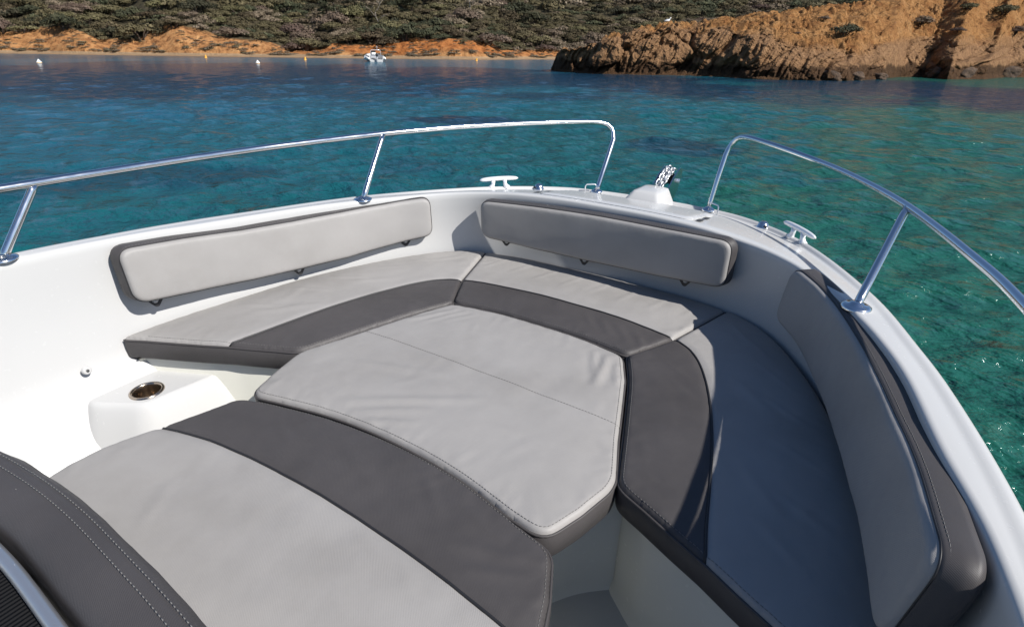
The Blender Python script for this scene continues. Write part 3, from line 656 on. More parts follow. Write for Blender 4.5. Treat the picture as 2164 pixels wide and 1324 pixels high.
nn_ = N(nt, 'ShaderNodeTexNoise', Scale=.22, Detail=4.); lk.new(geo.outputs['Position'], nn_.inputs['Vector'])
# greener, shallower floor towards the headland (world +x), bluer towards open water
mr = N(nt, 'ShaderNodeMapRange'); mr.inputs[1].default_value = -16; mr.inputs[2].default_value = 5; lk.new(sp.outputs[0], mr.inputs[0])
ad_ = N(nt, 'ShaderNodeMath', operation='MULTIPLY_ADD'); lk.new(nn_.outputs[0], ad_.inputs[0]); ad_.inputs[1].default_value = .5; lk.new(mr.outputs[0], ad_.inputs[2])
sand = ramp(nt, lk, ad_.outputs[0], [(.15, (.010, .078, .128)), (.6, (.008, .082, .108)), (1.0, (.008, .078, .075)), (1.25, (.012, .086, .066))])
mx = N(nt, 'ShaderNodeMix', data_type='RGBA'); lk.new(an.outputs['Fac'], mx.inputs[0]); lk.new(sand.outputs[0], mx.inputs[6]); mx.inputs[7].default_value = (.006, .024, .048, 1)
lk.new(mx.outputs[2], b.inputs['Base Color'])
mp = N(nt, 'ShaderNodeMapping'); mp.inputs['Scale'].default_value = (1, 1.6, 1); mp.inputs['Rotation'].default_value = (0, 0, .6); lk.new(geo.outputs['Position'], mp.inputs[0])
w1 = N(nt, 'ShaderNodeTexNoise', Scale=2.2, Detail=5., Roughness=.55); lk.new(mp.outputs[0], w1.inputs['Vector'])
w2 = N(nt, 'ShaderNodeTexNoise', Scale=13., Detail=4.); lk.new(mp.outputs[0], w2.inputs['Vector'])
bb = bump(nt, lk, None, w1.outputs[0], .9, .26); bump(nt, lk, b, w2.outputs[0], .4, .02, bb)
me.materials.append(m); wo = link(bpy.data.objects.new('water', me)); tag(wo, 'turquoise bay water with dark seagrass patches', kind='structure')

# ------------------------------------------------------------------ far shore
def mnoise(x, y, z, k, o=4): return noise.fractal(Vector((x*k, y*k, z*k)), 1., 2., o)
WL = [(-900, 98), (-400, 105), (0, 113), (200, 116), (400, 119), (600, 121.5), (800, 124), (1000, 126.5), (1170, 126), (1400, 127), (1800, 130), (2400, 138), (2900, 144)]
wl = np.array([(azim(u, v), np.linalg.norm(ground(u, v)[:2]-CW)) for u, v in WL])[::-1]
def shore_r(th): return np.interp(th, wl[:, 0], wl[:, 1])
VE = [(-900, 60), (-300, 62), (0, 64), (40, 72), (75, 62), (130, 56), (190, 72), (215, 82), (290, 84), (318, 62), (360, 54), (420, 62), (480, 80), (545, 84), (575, 90), (610, 108), (680, 104), (700, 92), (760, 96), (815, 92), (850, 84), (930, 82), (1000, 86), (1040, 92), (1060, 106), (1170, 108), (1400, 100), (2400, 90), (2900, 90)]
def bank_h(u): return u
ve = np.array([(azim(u, v), elev_h(u, v, np.interp(azim(u), wl[:, 0], wl[:, 1])+9)) for u, v in VE])[::-1]
tha, thb = azim(2700), azim(-800)
NT, NRr = 520, 130
tt = np.linspace(tha, thb, NT); rho = np.concatenate([[-6, -2], np.linspace(0, 16, 52), np.geomspace(17, 190, NRr-54)])
V = []; VEG = []; RED = []
rz_ = np.array([(azim(u), w) for u, w in ((-900, .1), (560, .1), (680, .8), (800, 1), (1040, .9), (1150, .5), (2900, .3))])[::-1]
for p in rho:
    for t in tt:
        r0 = shore_r(t)*(1+.0) + 1.5*noise.noise(Vector((t*22, 0, 2))); hb = np.interp(t, ve[:, 0], ve[:, 1]); x, y = polar(t, r0+p)
        n1 = mnoise(x, y, 0, .09); n2 = mnoise(x, y, 3, .55, 6)
        if p < 0: z = p*.25
        else:
            beach = .10*min(p, 3)+.04*n2
            up = np.clip((p-2.4-.8*n1)/7., 0, 1); st_ = up**(.75+.35*n1) if up > 0 else 0.
            z = beach+(hb-.3)*st_*(1+.10*n2)+.55*n2*st_*(1-st_)*2
            gul = abs(noise.noise(Vector((t*90, 1.5, 0))))
            z -= (.9*hb*.22)*max(0, .35-gul)*st_*(1-st_)*4
            if p > 9.4: z += (p-9.4)*(.235+.05*noise.noise(Vector((t*9, 5, 0))))*(1/(1+max(0, p-90)*.004))+.35*n1*min(1, (p-9.4)/6)
        V.append((x, y, z)); VEG.append(np.clip((p-8.6-1.4*n1)/1.2, 0, 1)); RED.append(np.interp(t, rz_[:, 0], rz_[:, 1])*np.clip((p-3)/1.5, 0, 1))
V = np.array(V); nr_ = len(rho); idx = np.arange(nr_*NT).reshape(nr_, NT)
F = np.stack([idx[:-1, :-1], idx[:-1, 1:], idx[1:, 1:], idx[1:, :-1]], -1).reshape(-1, 4)
def soil(name, c0, c1, c2, veg=False, scale=.5):
    m, nt, lk, b = mat(name, c0, .95, spec=.15)
    geo = N(nt, 'ShaderNodeNewGeometry')
    n1 = N(nt, 'ShaderNodeTexNoise', Scale=scale, Detail=8., Roughness=.65); lk.new(geo.outputs['Position'], n1.inputs['Vector'])
    mp = N(nt, 'ShaderNodeMapping'); mp.inputs['Scale'].default_value = (2.2, 2.2, .45); lk.new(geo.outputs['Position'], mp.inputs[0])
    n2 = N(nt, 'ShaderNodeTexNoise', Scale=1.4, Detail=8., Roughness=.7); lk.new(mp.outputs[0], n2.inputs['Vector'])
    r1 = ramp(nt, lk, n1.outputs[0], [(.35, c0), (.5, c1), (.68, c2)])
    r2 = ramp(nt, lk, n2.outputs[0], [(.34, (.62,)*3), (.56, (1.,)*3)])
    mu = N(nt, 'ShaderNodeMix', data_type='RGBA', blend_type='MULTIPLY'); mu.inputs[0].default_value = .7; lk.new(r1.outputs[0], mu.inputs[6]); lk.new(r2.outputs[0], mu.inputs[7])
    out = mu.outputs[2]
    if veg:
        ar = N(nt, 'ShaderNodeAttribute'); ar.attribute_name = 'red'; mr_ = N(nt, 'ShaderNodeMix', data_type='RGBA', blend_type='MULTIPLY'); lk.new(ar.outputs['Fac'], mr_.inputs[0]); lk.new(out, mr_.inputs[6]); mr_.inputs[7].default_value = (.92, .68, .5, 1); out = mr_.outputs[2]
        an = N(nt, 'ShaderNodeAttribute'); an.attribute_name = 'cover'
        mv = N(nt, 'ShaderNodeMix', data_type='RGBA'); lk.new(an.outputs['Fac'], mv.inputs[0]); lk.new(out, mv.inputs[6])
        zs_ = N(nt, 'ShaderNodeSeparateXYZ'); lk.new(geo.outputs['Position'], zs_.inputs[0]); zr = ramp(nt, lk, zs_.outputs[2], [(.0, (.35, .35, .35)), (.12, (1., 1., 1.)), (.38, (1., 1., 1.)), (.5, (0., 0., 0.))])
        ms = N(nt, 'ShaderNodeMix', data_type='RGBA'); lk.new(zr.outputs[0], ms.inputs[0]); lk.new(out, ms.inputs[6]); ms.inputs[7].default_value = (.30, .205, .12, 1); lk.new(ms.outputs[2], mv.inputs[6])
        rv = ramp(nt, lk, n1.outputs[0], [(.35, (.035, .032, .018)), (.65, (.085, .068, .04))]); lk.new(rv.outputs[0], mv.inputs[7]); out = mv.outputs[2]
    lk.new(out, b.inputs['Base Color'])
    b1 = bump(nt, lk, None, n1.outputs[0], .8, .5); bump(nt, lk, b, n2.outputs[0], .9, .25, b1); return m
M['bank'] = soil('ochre_earth_bank', (.15, .066, .027), (.38, .185, .072), (.48, .265, .115), True, .8)
sh = solid('far_shore', V, F, M['bank'], 'scrub covered hillside above an ochre earth bank across the bay', kind='structure')
at = sh.data.attributes.new('cover', 'FLOAT', 'POINT'); at.data.foreach_set('value', np.array(VEG, np.float32))
at = sh.data.attributes.new('red', 'FLOAT', 'POINT'); at.data.foreach_set('value', np.array(RED, np.float32))
SHV = V.reshape(nr_, NT, 3)
def shore_z(t, p):
    i = np.searchsorted(rho, p)-1; i = min(max(i, 0), nr_-2); j = int(np.clip((t-tha)/(thb-tha)*(NT-1), 0, NT-2))
    f = (p-rho[i])/(rho[i+1]-rho[i]); g_ = (t-tha)/(thb-tha)*(NT-1)-j
    q = SHV[i:i+2, j:j+2, :]; return (q[0, 0]*(1-f)+q[1, 0]*f)*(1-g_)+(q[0, 1]*(1-f)+q[1, 1]*f)*g_

# ------------------------------------------------------------------ foliage
def leafmat(name, ca, cb, cc):
    m, nt, lk, b = mat(name, ca, .75, spec=.2)
    oi = N(nt, 'ShaderNodeObjectInfo'); an = N(nt, 'ShaderNodeAttribute'); an.attribute_name = 'tint'
    r1 = ramp(nt, lk, an.outputs['Fac'], [(.0, ca), (.6, cb), (1., cc)])
    hs = N(nt, 'ShaderNodeHueSaturation'); lk.new(r1.outputs[0], hs.inputs['Color'])
    m1 = N(nt, 'ShaderNodeMapRange'); m1.inputs[3].default_value = .7; m1.inputs[4].default_value = 1.3; lk.new(oi.outputs['Random'], m1.inputs[0]); lk.new(m1.outputs[0], hs.inputs['Value'])
    m2 = N(nt, 'ShaderNodeMapRange'); m2.inputs[3].default_value = .47; m2.inputs[4].default_value = .52; lk.new(oi.outputs['Random'], m2.inputs[0]); lk.new(m2.outputs[0], hs.inputs['Hue'])
    lk.new(hs.outputs[0], b.inputs['Base Color']); return m
M['olive'] = leafmat('olive_foliage', (.046, .040, .020), (.098, .082, .041), (.145, .12, .066))
M['dry'] = leafmat('dry_grey_foliage', (.075, .055, .038), (.15, .112, .078), (.23, .18, .135))
M['pine'] = leafmat('dark_pine_foliage', (.018, .020, .010), (.040, .042, .022), (.075, .072, .040))
M['bark'] = mat('grey_bark', (.22, .19, .16), .9)[0]
M['stem'] = mat('brown_twigs', (.07, .05, .035), .9)[0]
def foliage(lobes, n, size, rng, flat=.5):
    Vs, tints = [], []
    w = np.array([l[3]**2 for l in lobes]); w = w/w.sum(); pick = rng.choice(len(lobes), n, p=w)
    d = rng.normal(size=(n, 3)); d[:, 2] = np.abs(d[:, 2])*.9-.12; d /= np.linalg.norm(d, axis=1)[:, None]
    L = np.array([l[:3] for l in lobes])[pick]; R = np.array([l[3:6] for l in lobes])[pick]
    rr = rng.uniform(.72, 1.06, n)[:, None]; C = L+d*R*rr
    nrm = d+rng.normal(size=(n, 3))*flat; nrm /= np.linalg.norm(nrm, axis=1)[:, None]
    a = np.cross(nrm, rng.normal(size=(n, 3))); a /= np.linalg.norm(a, axis=1)[:, None]; b_ = np.cross(nrm, a)
    s = size*rng.uniform(.6, 1.3, n)[:, None]; a = a*s; b_ = b_*s*rng.uniform(.35, .8, n)[:, None]
    V = np.stack([C-a, C-b_*.9, C+a, C+b_], 1).reshape(-1, 3)
    F = np.arange(n*4).reshape(n, 4); lt = rng.uniform(0, 1, len(lobes))[pick]*.5+rng.uniform(0, .5, n)
    return V, F, lt
def fmesh(name, V, F, tint, m):
    me = bpy.data.meshes.new(name); me.vertices.add(len(V)); me.vertices.foreach_set('co', np.asarray(V, np.float32).ravel())
    me.loops.add(F.size); me.loops.foreach_set('vertex_index', F.ravel().astype(np.int32)); me.polygons.add(len(F)); me.polygons.foreach_set('loop_start', np.arange(0, F.size, 4, dtype=np.int32))
    me.materials.append(m); at = me.attributes.new('tint', 'FLOAT', 'FACE'); at.data.foreach_set('value', np.asarray(tint, np.float32)); me.update(calc_edges=True); return me
def shrub_lobes(rng, k=9, wind=.5):
    out = []
    for i in range(k):
        a = rng.uniform(0, 6.28); q = rng.uniform(0, .75)**.7; x, y = math.cos(a)*q, math.sin(a)*q; h = .62*(1-q*q*.7)+rng.uniform(-.08, .1)
        s = rng.uniform(.24, .42); out.append((x+wind*h*.3, y, h*.75, s*1.2, s*1.1, s*.8))
    return out
def stems(rng, k=5):
    g = Geo()
    for i in range(k):
        a = rng.uniform(0, 6.28); e = np.array([math.cos(a)*.5, math.sin(a)*.5, .5]); g.add(*tube([(0, 0, -.25), e*.4+(0, 0, .05), e], [.05, .035, .012], 5))
    return g
SHR = []
for i in range(7):
    rng = np.random.default_rng(40+i); mm = M['dry'] if i in (2, 5) else M['olive'] if i != 6 else M['pine']
    V, F, t_ = foliage(shrub_lobes(rng, 10+i % 3), 1300, .062, rng, .32); g = stems(rng)
    SHR.append((fmesh('shrub_foliage', V, F, t_, mm), mesh_of('shrub_stem', g.V, g.F, M['stem']), (V, F, t_), mm))
LABS = {0: 'rounded olive green shrub in the scrub on the far hillside', 1: 'dry grey brown shrub in the scrub on the far hillside', 2: 'dark green shrub in the scrub on the far hillside'}
def put_shrub(i, p, s, rz, label, group, name='shrub', cat='shrub'):
    o = thing(name, tuple(p), label, cat, group, True); o.rotation_euler = (0, 0, rz); o.scale = s
    for nm, k in (('foliage', 0), ('stem', 1)):
        c = link(bpy.data.objects.new(nm, SHR[i][k])); c.parent = o
    return o
cand = []
for k in range(6500):
    t = RNG.uniform(azim(2500), azim(-250)); p = 8.6+RNG.uniform(0, 1)**1.25*85
    hb = np.interp(t, ve[:, 0], ve[:, 1])
    n1 = noise.noise(Vector((t*30, p*.12, 7.)))
    if RNG.uniform() > .8+.5*n1: continue
    n2 = noise.noise(Vector((t*13, p*.06, 17.)))
    kind_ = [2, 5, 2, 0, 5] if n2 > .22 else [6, 6, 0, 3, 1] if n2 < -.22 else [0, 1, 3, 4, 0, 1, 3, 4, 2, 6]
    cand.append((t, p, (1.05+RNG.uniform(0, 1)**2*2.2)*(1+.25*n1), int(RNG.choice(kind_))))
cand.sort(key=lambda c: c[1]+.0*c[2])
keep, gridd = [], {}
for t, p, s, i in cand:
    q = shore_z(t, p); key = (int(q[0]/1.5), int(q[1]/1.5)); ok = True
    for dx in (-1, 0, 1):
        for dy in (-1, 0, 1):
            for w in gridd.get((key[0]+dx, key[1]+dy), ()):
                if math.hypot(q[0]-w[0], q[1]-w[1]) < .5*(s+w[2])*.8: ok = False
    if ok: gridd.setdefault(key, []).append((q[0], q[1], s)); keep.append((q, s, i, t, p))
vis = []
for c in keep:
    uv = pix(np.array([c[0]])); u_ = float(uv[0][0]); v_ = float(uv[1][0])-c[1]*12
    vis.append(c if (-30 < u_ < 2200 and -10 < v_ < 125 and not (u_ > 1250 and v_ > 70)) else None)
big = sorted([i for i, c in enumerate(vis) if c is not None], key=lambda i: -keep[i][1]/(keep[i][4]+100))[:290]
big = set(big)
WIND = a0+.9
SV, SF, ST = {0: [], 1: [], 2: []}, {}, {0: [], 1: [], 2: []}
for n_i, (q, s, i, t, p) in enumerate(keep):
    sc = (s*RNG.uniform(.95, 1.25), s*RNG.uniform(.95, 1.2), s*RNG.uniform(.7, 1.2)); rz = RNG.uniform(0, 6.28) if False else WIND+RNG.normal(0, .5)
    cls = 1 if i in (2, 5) else 2 if i == 6 else 0
    if n_i in big: put_shrub(i, (q[0], q[1], q[2]-.08), sc, rz, LABS[cls], 'shrubs on the far hillside')
    else:
        V, F, t_ = SHR[i][2]; sel = np.arange(0, len(F), 3); Q = V.reshape(-1, 4, 3)[sel]; ctr = Q.mean(1, keepdims=True); Q = ((Q-ctr)*1.6+ctr).reshape(-1, 3)
        c_, s_ = math.cos(rz), math.sin(rz); Q = Q*np.array(sc); Q = np.column_stack([Q[:, 0]*c_-Q[:, 1]*s_, Q[:, 0]*s_+Q[:, 1]*c_, Q[:, 2]])+np.array([q[0], q[1], q[2]-.08])
        SV[cls].append(Q); ST[cls].append(np.clip(t_[sel]+RNG.uniform(-.25, .25), 0, 1))
for k in range(1700):
    t = RNG.uniform(azim(1400), azim(-250)); p = 2.6+RNG.uniform(0, 1)**2.4*6.5; q = shore_z(t, p); s = RNG.uniform(.12, .38)*(1.4 if p < 5 else 1)
    if noise.noise(Vector((t*40, p*.3, 3.))) < -.05: continue
    i = int(RNG.choice([2, 5, 2, 0])); V, F, t_ = SHR[i][2]; sel = np.arange(0, len(F), 9); Q = V.reshape(-1, 4, 3)[sel]; ctr = Q.mean(1, keepdims=True); Q = ((Q-ctr)*2.4+ctr).reshape(-1, 3)*np.array([s*1.3, s*1.3, s*.8])+q
    SV[1 if i in (2, 5) else 0].append(Q); ST[1 if i in (2, 5) else 0].append(t_[sel])
for cls, mm, lb in ((0, 'olive', 'olive scrub covering the far hillside'), (1, 'dry', 'dry grey brown scrub among the green on the far hillside'), (2, 'pine', 'dark green scrub among the olive on the far hillside')):
    Q = np.vstack(SV[cls]); me = fmesh('scrub', Q, np.arange(len(Q)).reshape(-1, 4), np.concatenate(ST[cls]), M[mm]); tag(link(bpy.data.objects.new('hillside_scrub', me)), lb, kind='stuff')
# low scrub skirt: fine ground cover so that no bare soil shows between the shrubs
# trees
def tube_tree(rng, h, spread, depth=3):
    g = Geo()
    def br(p, d, l, r, k):
        pts = [p]; q = p.copy(); dd = d.copy()
        for i in range(4): dd = dd+rng.normal(size=3)*.14; dd /= np.linalg.norm(dd); q = q+dd*l/4; pts.append(q.copy())
        g.add(*tube(pts, np.linspace(r, r*.55, 5), 6))
        if k:
            for i in range(rng.integers(2, 5)):
                j = pts[rng.integers(2, 5)]; e = dd+rng.normal(size=3)*spread; e[2] = abs(e[2])*.8+.1; e /= np.linalg.norm(e); br(j, e, l*rng.uniform(.45, .7), r*.5, k-1)
    br(np.array([0, 0, -.3]), np.array([.05, 0, 1.]), h*.55, .13, depth); return g
def place_px(u, v, p): return shore_z(azim(u, v), p)
for u, p, h, sd_ in ((800, 22, 6.5, 3), (995, 34, 5.2, 5), (722, 30, 4.6, 8)):
    q = place_px(u, 50, p); g = tube_tree(np.random.default_rng(sd_), h, .6)
    T = thing('bare_tree', tuple(q), {3: 'tall leafless grey tree above the moored boat', 5: 'short leafless pale tree near the top of the scrub', 8: 'thin leafless tree beside the dark windswept pine'}[sd_], 'tree', None, True)
    BASE[T.name] = np.zeros(3); part('trunk', g.V, g.F, M['bark'], T)
for u, p, h, lab in ((690, 24, 4.6, 'dark windswept pine above the scrub left of the leafless tree'), (750, 30, 5.4, 'tall dark pine between the leafless trees'), (1105, 30, 4.4, 'dark pine above the small beach near the headland tip'), (1260, 34, 5.0, 'dark spreading pine behind the headland tip'), (870, 30, 3.6, 'low dark pine above the red bank')):
    q = place_px(u, 50, p); rng = np.random.default_rng(int(u)); T = thing('pine_tree', tuple(q), lab, 'tree', None, True); BASE[T.name] = np.zeros(3)
    g = Geo().add(*tube([(0, 0, -.3), (.15, 0, h*.3), (.45, .1, h*.6), (.8, .1, h*.85)], [.16, .13, .09, .04], 7)); part('trunk', g.V, g.F, M['stem'], T)
    lob = [(rng.normal(.5, .9), rng.normal(0, .9), h*rng.uniform(.5, .95), rng.uniform(.6, 1.1), rng.uniform(.6, 1.1), rng.uniform(.3, .5)) for _ in range(13)]
    for l in lob[:6]: g = Geo().add(*tube([(.4, .08, h*.5), ((.4+l[0])/2, l[1]/2, (h*.55+l[2])/2), l[:3]], [.05, .035, .015], 5)); part('branch', g.V, g.F, M['stem'], T)
    V, F, t_ = foliage(lob, 1500, .16, rng, .6); c = link(bpy.data.objects.new('crown', fmesh('crown', V, F, t_, M['pine']))); c.parent = T

# ------------------------------------------------------------------ rocky headland
HW = [(1168, 149), (1185, 152), (1250, 156), (1350, 158.5), (1450, 160), (1520, 163), (1600, 168), (1700, 170), (1790, 171), (1860, 168), (1900, 163), (1950, 163), (2000, 168), (2080, 168), (2120, 164), (2200, 164), (2400, 168), (2800, 182)]
hw = np.array([(azim(u, v), np.linalg.norm(ground(u, v)[:2]-CW)) for u, v in HW])[::-1]
SKY = [(1166, 142), (1176, 114), (1189, 103), (1217, 99), (1247, 88), (1282, 77), (1332, 72), (1367, 63), (1407, 52), (1532, 38), (1632, 26), (1732, 16), (1800, 8), (1880, -2), (1950, -25), (2060, -42), (2164, -55), (2400, -70), (2800, -80)]
def dep(u): return float(np.interp(u, [1168, 1250, 1400, 1600, 1900, 2200, 2800], [1.6, 5, 9, 14, 18, 22, 26]))
hs_ = np.array([(azim(u, v), elev_h(u, v, np.interp(azim(u), hw[:, 0], hw[:, 1])+dep(u)), dep(u), u) for u, v in SKY])[::-1]
CLF = [(1168, .97), (1300, .95), (1400, .85), (1500, .72), (1600, .55), (1700, .34), (1800, .26), (1900, .30), (1960, .34), (2060, .28), (2164, .30), (2800, .3)]
clf = np.array([(azim(u), c) for u, c in CLF])[::-1]
NTh, NV = 620, 190
t1, t0_ = azim(1166), azim(2800); tt2 = np.linspace(t0_, t1, NTh); vv = np.concatenate([np.linspace(-.06, 1, NV), np.linspace(1.03, 1.6, 24)])
V = np.zeros((len(vv), NTh, 3)); RK = np.zeros((len(vv), NTh))
for j, t in enumerate(tt2):
    r0 = np.interp(t, hw[:, 0], hw[:, 1]); hc = np.interp(t, hs_[:, 0], hs_[:, 1]); dp = np.interp(t, hs_[:, 0], hs_[:, 2]); cf = np.interp(t, clf[:, 0], clf[:, 1])
    sx_ = t*45.
    for i, v in enumerate(vv):
        if v <= 0: z = v*8; rr = r0+v*3
        elif v <= 1:
            q = v; hcl = cf*hc
            if q < .55: w = q/.55; z = hcl*w; rr = r0+dp*.16*w**1.6
            else: w = (q-.55)/.45; z = hcl+(hc-hcl)*(w*(1.35-.35*w)); rr = r0+dp*(.16+.84*w**1.05)
        else: z = hc-(v-1)*hc*1.4; rr = r0+dp*(1+(v-1)*2.2)
        x, y = polar(t, rr)
        rock = 1-np.clip((z-cf*hc*(1.0+.25*noise.noise(Vector((sx_*.7, z, 3)))))/(.10*hc+.15), 0, 1)
        b1_ = noise.noise(Vector((sx_*.30, z*.28, 1.)))
        wx = sx_+.9*noise.noise(Vector((sx_*.4, z*.5, 31.)))+z*.55; wz = z*.62+.5*noise.noise(Vector((sx_*.5, z*.6, 37.)))
        (f1, f2, *_), pts = noise.voronoi(Vector((wx*.42, wz*.42, 2.)))
        (e1, e2, *_), pt2 = noise.voronoi(Vector((wx*1.15, wz*.7, 6.)))
        blk = noise.cell(pts[0]*9.7); bl2 = noise.cell(pt2[0]*5.3)
        ck = max(0, .16-(f2-f1))/.16; ck2 = max(0, .14-(e2-e1))/.14
        rid2 = 1-abs(noise.noise(Vector((sx_*1.3+z*.5, z*.7, 9.))))*2
        fine = noise.fractal(Vector((x*1.6, y*1.6, z*1.6)), 1., 2.1, 5)
        g1 = max(0., .22-abs(noise.noise(Vector((sx_*.42-z*.06+.3*fine, 14.2, 0)))))     # gullies in the slope
        fw = np.clip(v/.06, 0, 1)*(1 if v <= 1 else max(0, 1-(v-1)*3)); tip = np.clip((t1-t)/.025, .25, 1)
        hol = math.exp(-((t-azim(2075))/.028)**2)*np.clip((v-.25)/.2, 0, 1)*np.clip((1.02-v)/.3, 0, 1)   # dark hollow
        vc = max(0, .10-abs(noise.noise(Vector((sx_*1.9+z*.8, z*.35, 51.)))))/.10
        push = (-.6*b1_-.5*blk-.24*bl2+.5*ck+.26*ck2+.22*vc)*rock*tip
        rr2 = rr+push*fw-.26*fine*fw*(.4+.6*rock)+3.2*hol
        z2 = z+(1-rock)*fw*(.30*fine*min(1, dp/6)-1.3*g1*np.clip((t1-t)/.12-1.4, 0, 1)+.12*b1_)+rock*fw*.12*rid2*tip*(z > .25)-.5*hol
        if v >= .5 and v <= 1.2 and t > azim(1480): z2 += (.30*(blk-.5)-.25*ck+.16*fine)*tip*np.clip((v-.45)/.2, 0, 1)
        x, y = polar(t, rr2); V[i, j] = (x, y, z2); RK[i, j] = rock
idx = np.arange(V.shape[0]*NTh).reshape(V.shape[0], NTh); F = np.stack([idx[:-1, :-1], idx[:-1, 1:], idx[1:, 1:], idx[1:, :-1]], -1).reshape(-1, 4)
m, nt, lk, b = mat('headland_rock_and_earth', (.3, .15, .07), .93, spec=.2)
geo = N(nt, 'ShaderNodeNewGeometry'); an = N(nt, 'ShaderNodeAttribute'); an.attribute_name = 'rock'; sp = N(nt, 'ShaderNodeSeparateXYZ'); lk.new(geo.outputs['Position'], sp.inputs[0])
mp = N(nt, 'ShaderNodeMapping'); mp.inputs['Scale'].default_value = (2.6, 2.6, .55); mp.inputs['Rotation'].default_value = (.25, .2, 0); lk.new(geo.outputs['Position'], mp.inputs[0])
st1 = N(nt, 'ShaderNodeTexNoise', Scale=1.7, Detail=9., Roughness=.68); lk.new(mp.outputs[0], st1.inputs['Vector'])
n1 = N(nt, 'ShaderNodeTexNoise', Scale=.55, Detail=8., Roughness=.62); lk.new(geo.outputs['Position'], n1.inputs['Vector'])
n3 = N(nt, 'ShaderNodeTexNoise', Scale=3.5, Detail=8., Roughness=.7); lk.new(geo.outputs['Position'], n3.inputs['Vector'])
rk = ramp(nt, lk, st1.outputs[0], [(.28, (.10, .058, .032)), (.40, (.27, .152, .078)), (.55, (.40, .225, .11)), (.74, (.52, .32, .17))])
so_ = ramp(nt, lk, n1.outputs[0], [(.30, (.28, .115, .038)), (.50, (.46, .225, .080)), (.70, (.56, .31, .13))])
peb = ramp(nt, lk, n3.outputs[0], [(.36, (.36,)*3), (.50, (1.,)*3)])
so2 = N(nt, 'ShaderNodeMix', data_type='RGBA', blend_type='MULTIPLY'); so2.inputs[0].default_value = .75; lk.new(so_.outputs[0], so2.inputs[6]); lk.new(peb.outputs[0], so2.inputs[7])
mx = N(nt, 'ShaderNodeMix', data_type='RGBA'); lk.new(an.outputs['Fac'], mx.inputs[0]); lk.new(so2.outputs[2], mx.inputs[6]); lk.new(rk.outputs[0], mx.inputs[7])
# dark tide-wet and lichen band just above the water
ml = N(nt, 'ShaderNodeMath', operation='MULTIPLY_ADD'); lk.new(n1.outputs[0], ml.inputs[0]); ml.inputs[1].default_value = -1.6; lk.new(sp.outputs[2], ml.inputs[2])
wet = ramp(nt, lk, ml.outputs[0], [(.0, (.30, .29, .29)), (.10, (.45, .44, .43)), (.25, (1., 1., 1.))])
mw = N(nt, 'ShaderNodeMix', data_type='RGBA', blend_type='MULTIPLY'); mw.inputs[0].default_value = 1.; lk.new(mx.outputs[2], mw.inputs[6]); lk.new(wet.outputs[0], mw.inputs[7]); lk.new(mw.outputs[2], b.inputs['Base Color'])
b1 = bump(nt, lk, None, st1.outputs[0], 1., .8); bump(nt, lk, b, n3.outputs[0], 1., .22, b1)
M['rock'] = m
hd = solid('headland', V.reshape(-1, 3), F, m, 'ochre headland with dark rocky cliff foot', kind='structure')
at = hd.data.attributes.new('rock', 'FLOAT', 'POINT'); at.data.foreach_set('value', RK.ravel().astype(np.float32))
HV = V
def head_at(u, v):                         # point of the headland surface that projects nearest a photo pixel
    a, b_ = pix(HV.reshape(-1, 3)); d = (a-u)**2+(b_-v)**2; d = np.where(np.isnan(d), 1e12, d)
    dist = np.linalg.norm(HV.reshape(-1, 3)[:, :2]-CW, axis=1); k = np.argsort(d)[:40]; k = k[d[k] < d[k[0]]+40]; return HV.reshape(-1, 3)[k[np.argmin(dist[k])]]
# boulders at the foot of the cliff
M['boulder'], nt, lk, b = mat('dark_brown_boulder', (.1, .07, .05), .9)
geo = N(nt, 'ShaderNodeNewGeometry'); n1 = N(nt, 'ShaderNodeTexNoise', Scale=2.4, Detail=9., Roughness=.7); lk.new(geo.outputs['Position'], n1.inputs['Vector'])
r = ramp(nt, lk, n1.outputs[0], [(.32, (.020, .013, .008)), (.52, (.075, .046, .027)), (.70, (.16, .098, .054))]); lk.new(r.outputs[0], b.inputs['Base Color']); bump(nt, lk, b, n1.outputs[0], 1., .2)
BOUL = []
for i in range(4):
    bm = bmesh.new(); bmesh.ops.create_icosphere(bm, subdivisions=4, radius=1); rng = random.Random(i)
    pl_ = [(Vector((rng.gauss(0, 1), rng.gauss(0, 1), rng.gauss(0, .8))).normalized(), rng.uniform(.55, .9)) for _ in range(9)]
    for v in bm.verts:
        d = v.co.normalized(); k = min([1.]+[w/max(.05, d@n_) for n_, w in pl_ if d@n_ > .05]); v.co = d*k*(1+.16*noise.fractal(d*2.2+Vector((i*7, 0, 0)), 1., 2., 4))
    me = bpy.data.meshes.new('boulder'); bm.to_mesh(me); bm.free(); me.materials.append(M['boulder']); me.polygons.foreach_set('use_smooth', [True]*len(me.polygons)); BOUL.append(me)
bl = [(1195, 150, .8, .9), (1345, 156, .8, .5), (1500, 158, .9, .9), (1590, 166, .8, .7), (1655, 168, 1.1, .8), (1745, 170, 1.2, .8), (1800, 170, 1.0, .7), (1850, 168, .9, .5), (1975, 165, 1.2, .9), (2035, 167, 1.3, 1.0), (2130, 164, 1.1, 1.0)]
for k, (u, v, w, h) in enumerate(bl):
    q = ground(u, v); c = np.array([q[0], q[1]])+(q[:2]-CW)/np.linalg.norm(q[:2]-CW)*.5
    o = link(bpy.data.objects.new('boulder', BOUL[k % 4])); o.location = (c[0], c[1], h*.2); o.scale = (w*.95, w*.8, h*.72); o.rotation_euler = (RNG.uniform(-.2, .2), RNG.uniform(-.2, .2), RNG.uniform(0, 6.28))
    tag(o, 'dark brown boulder in the water at the foot of the headland', 'rock', 'boulders along the headland foot')
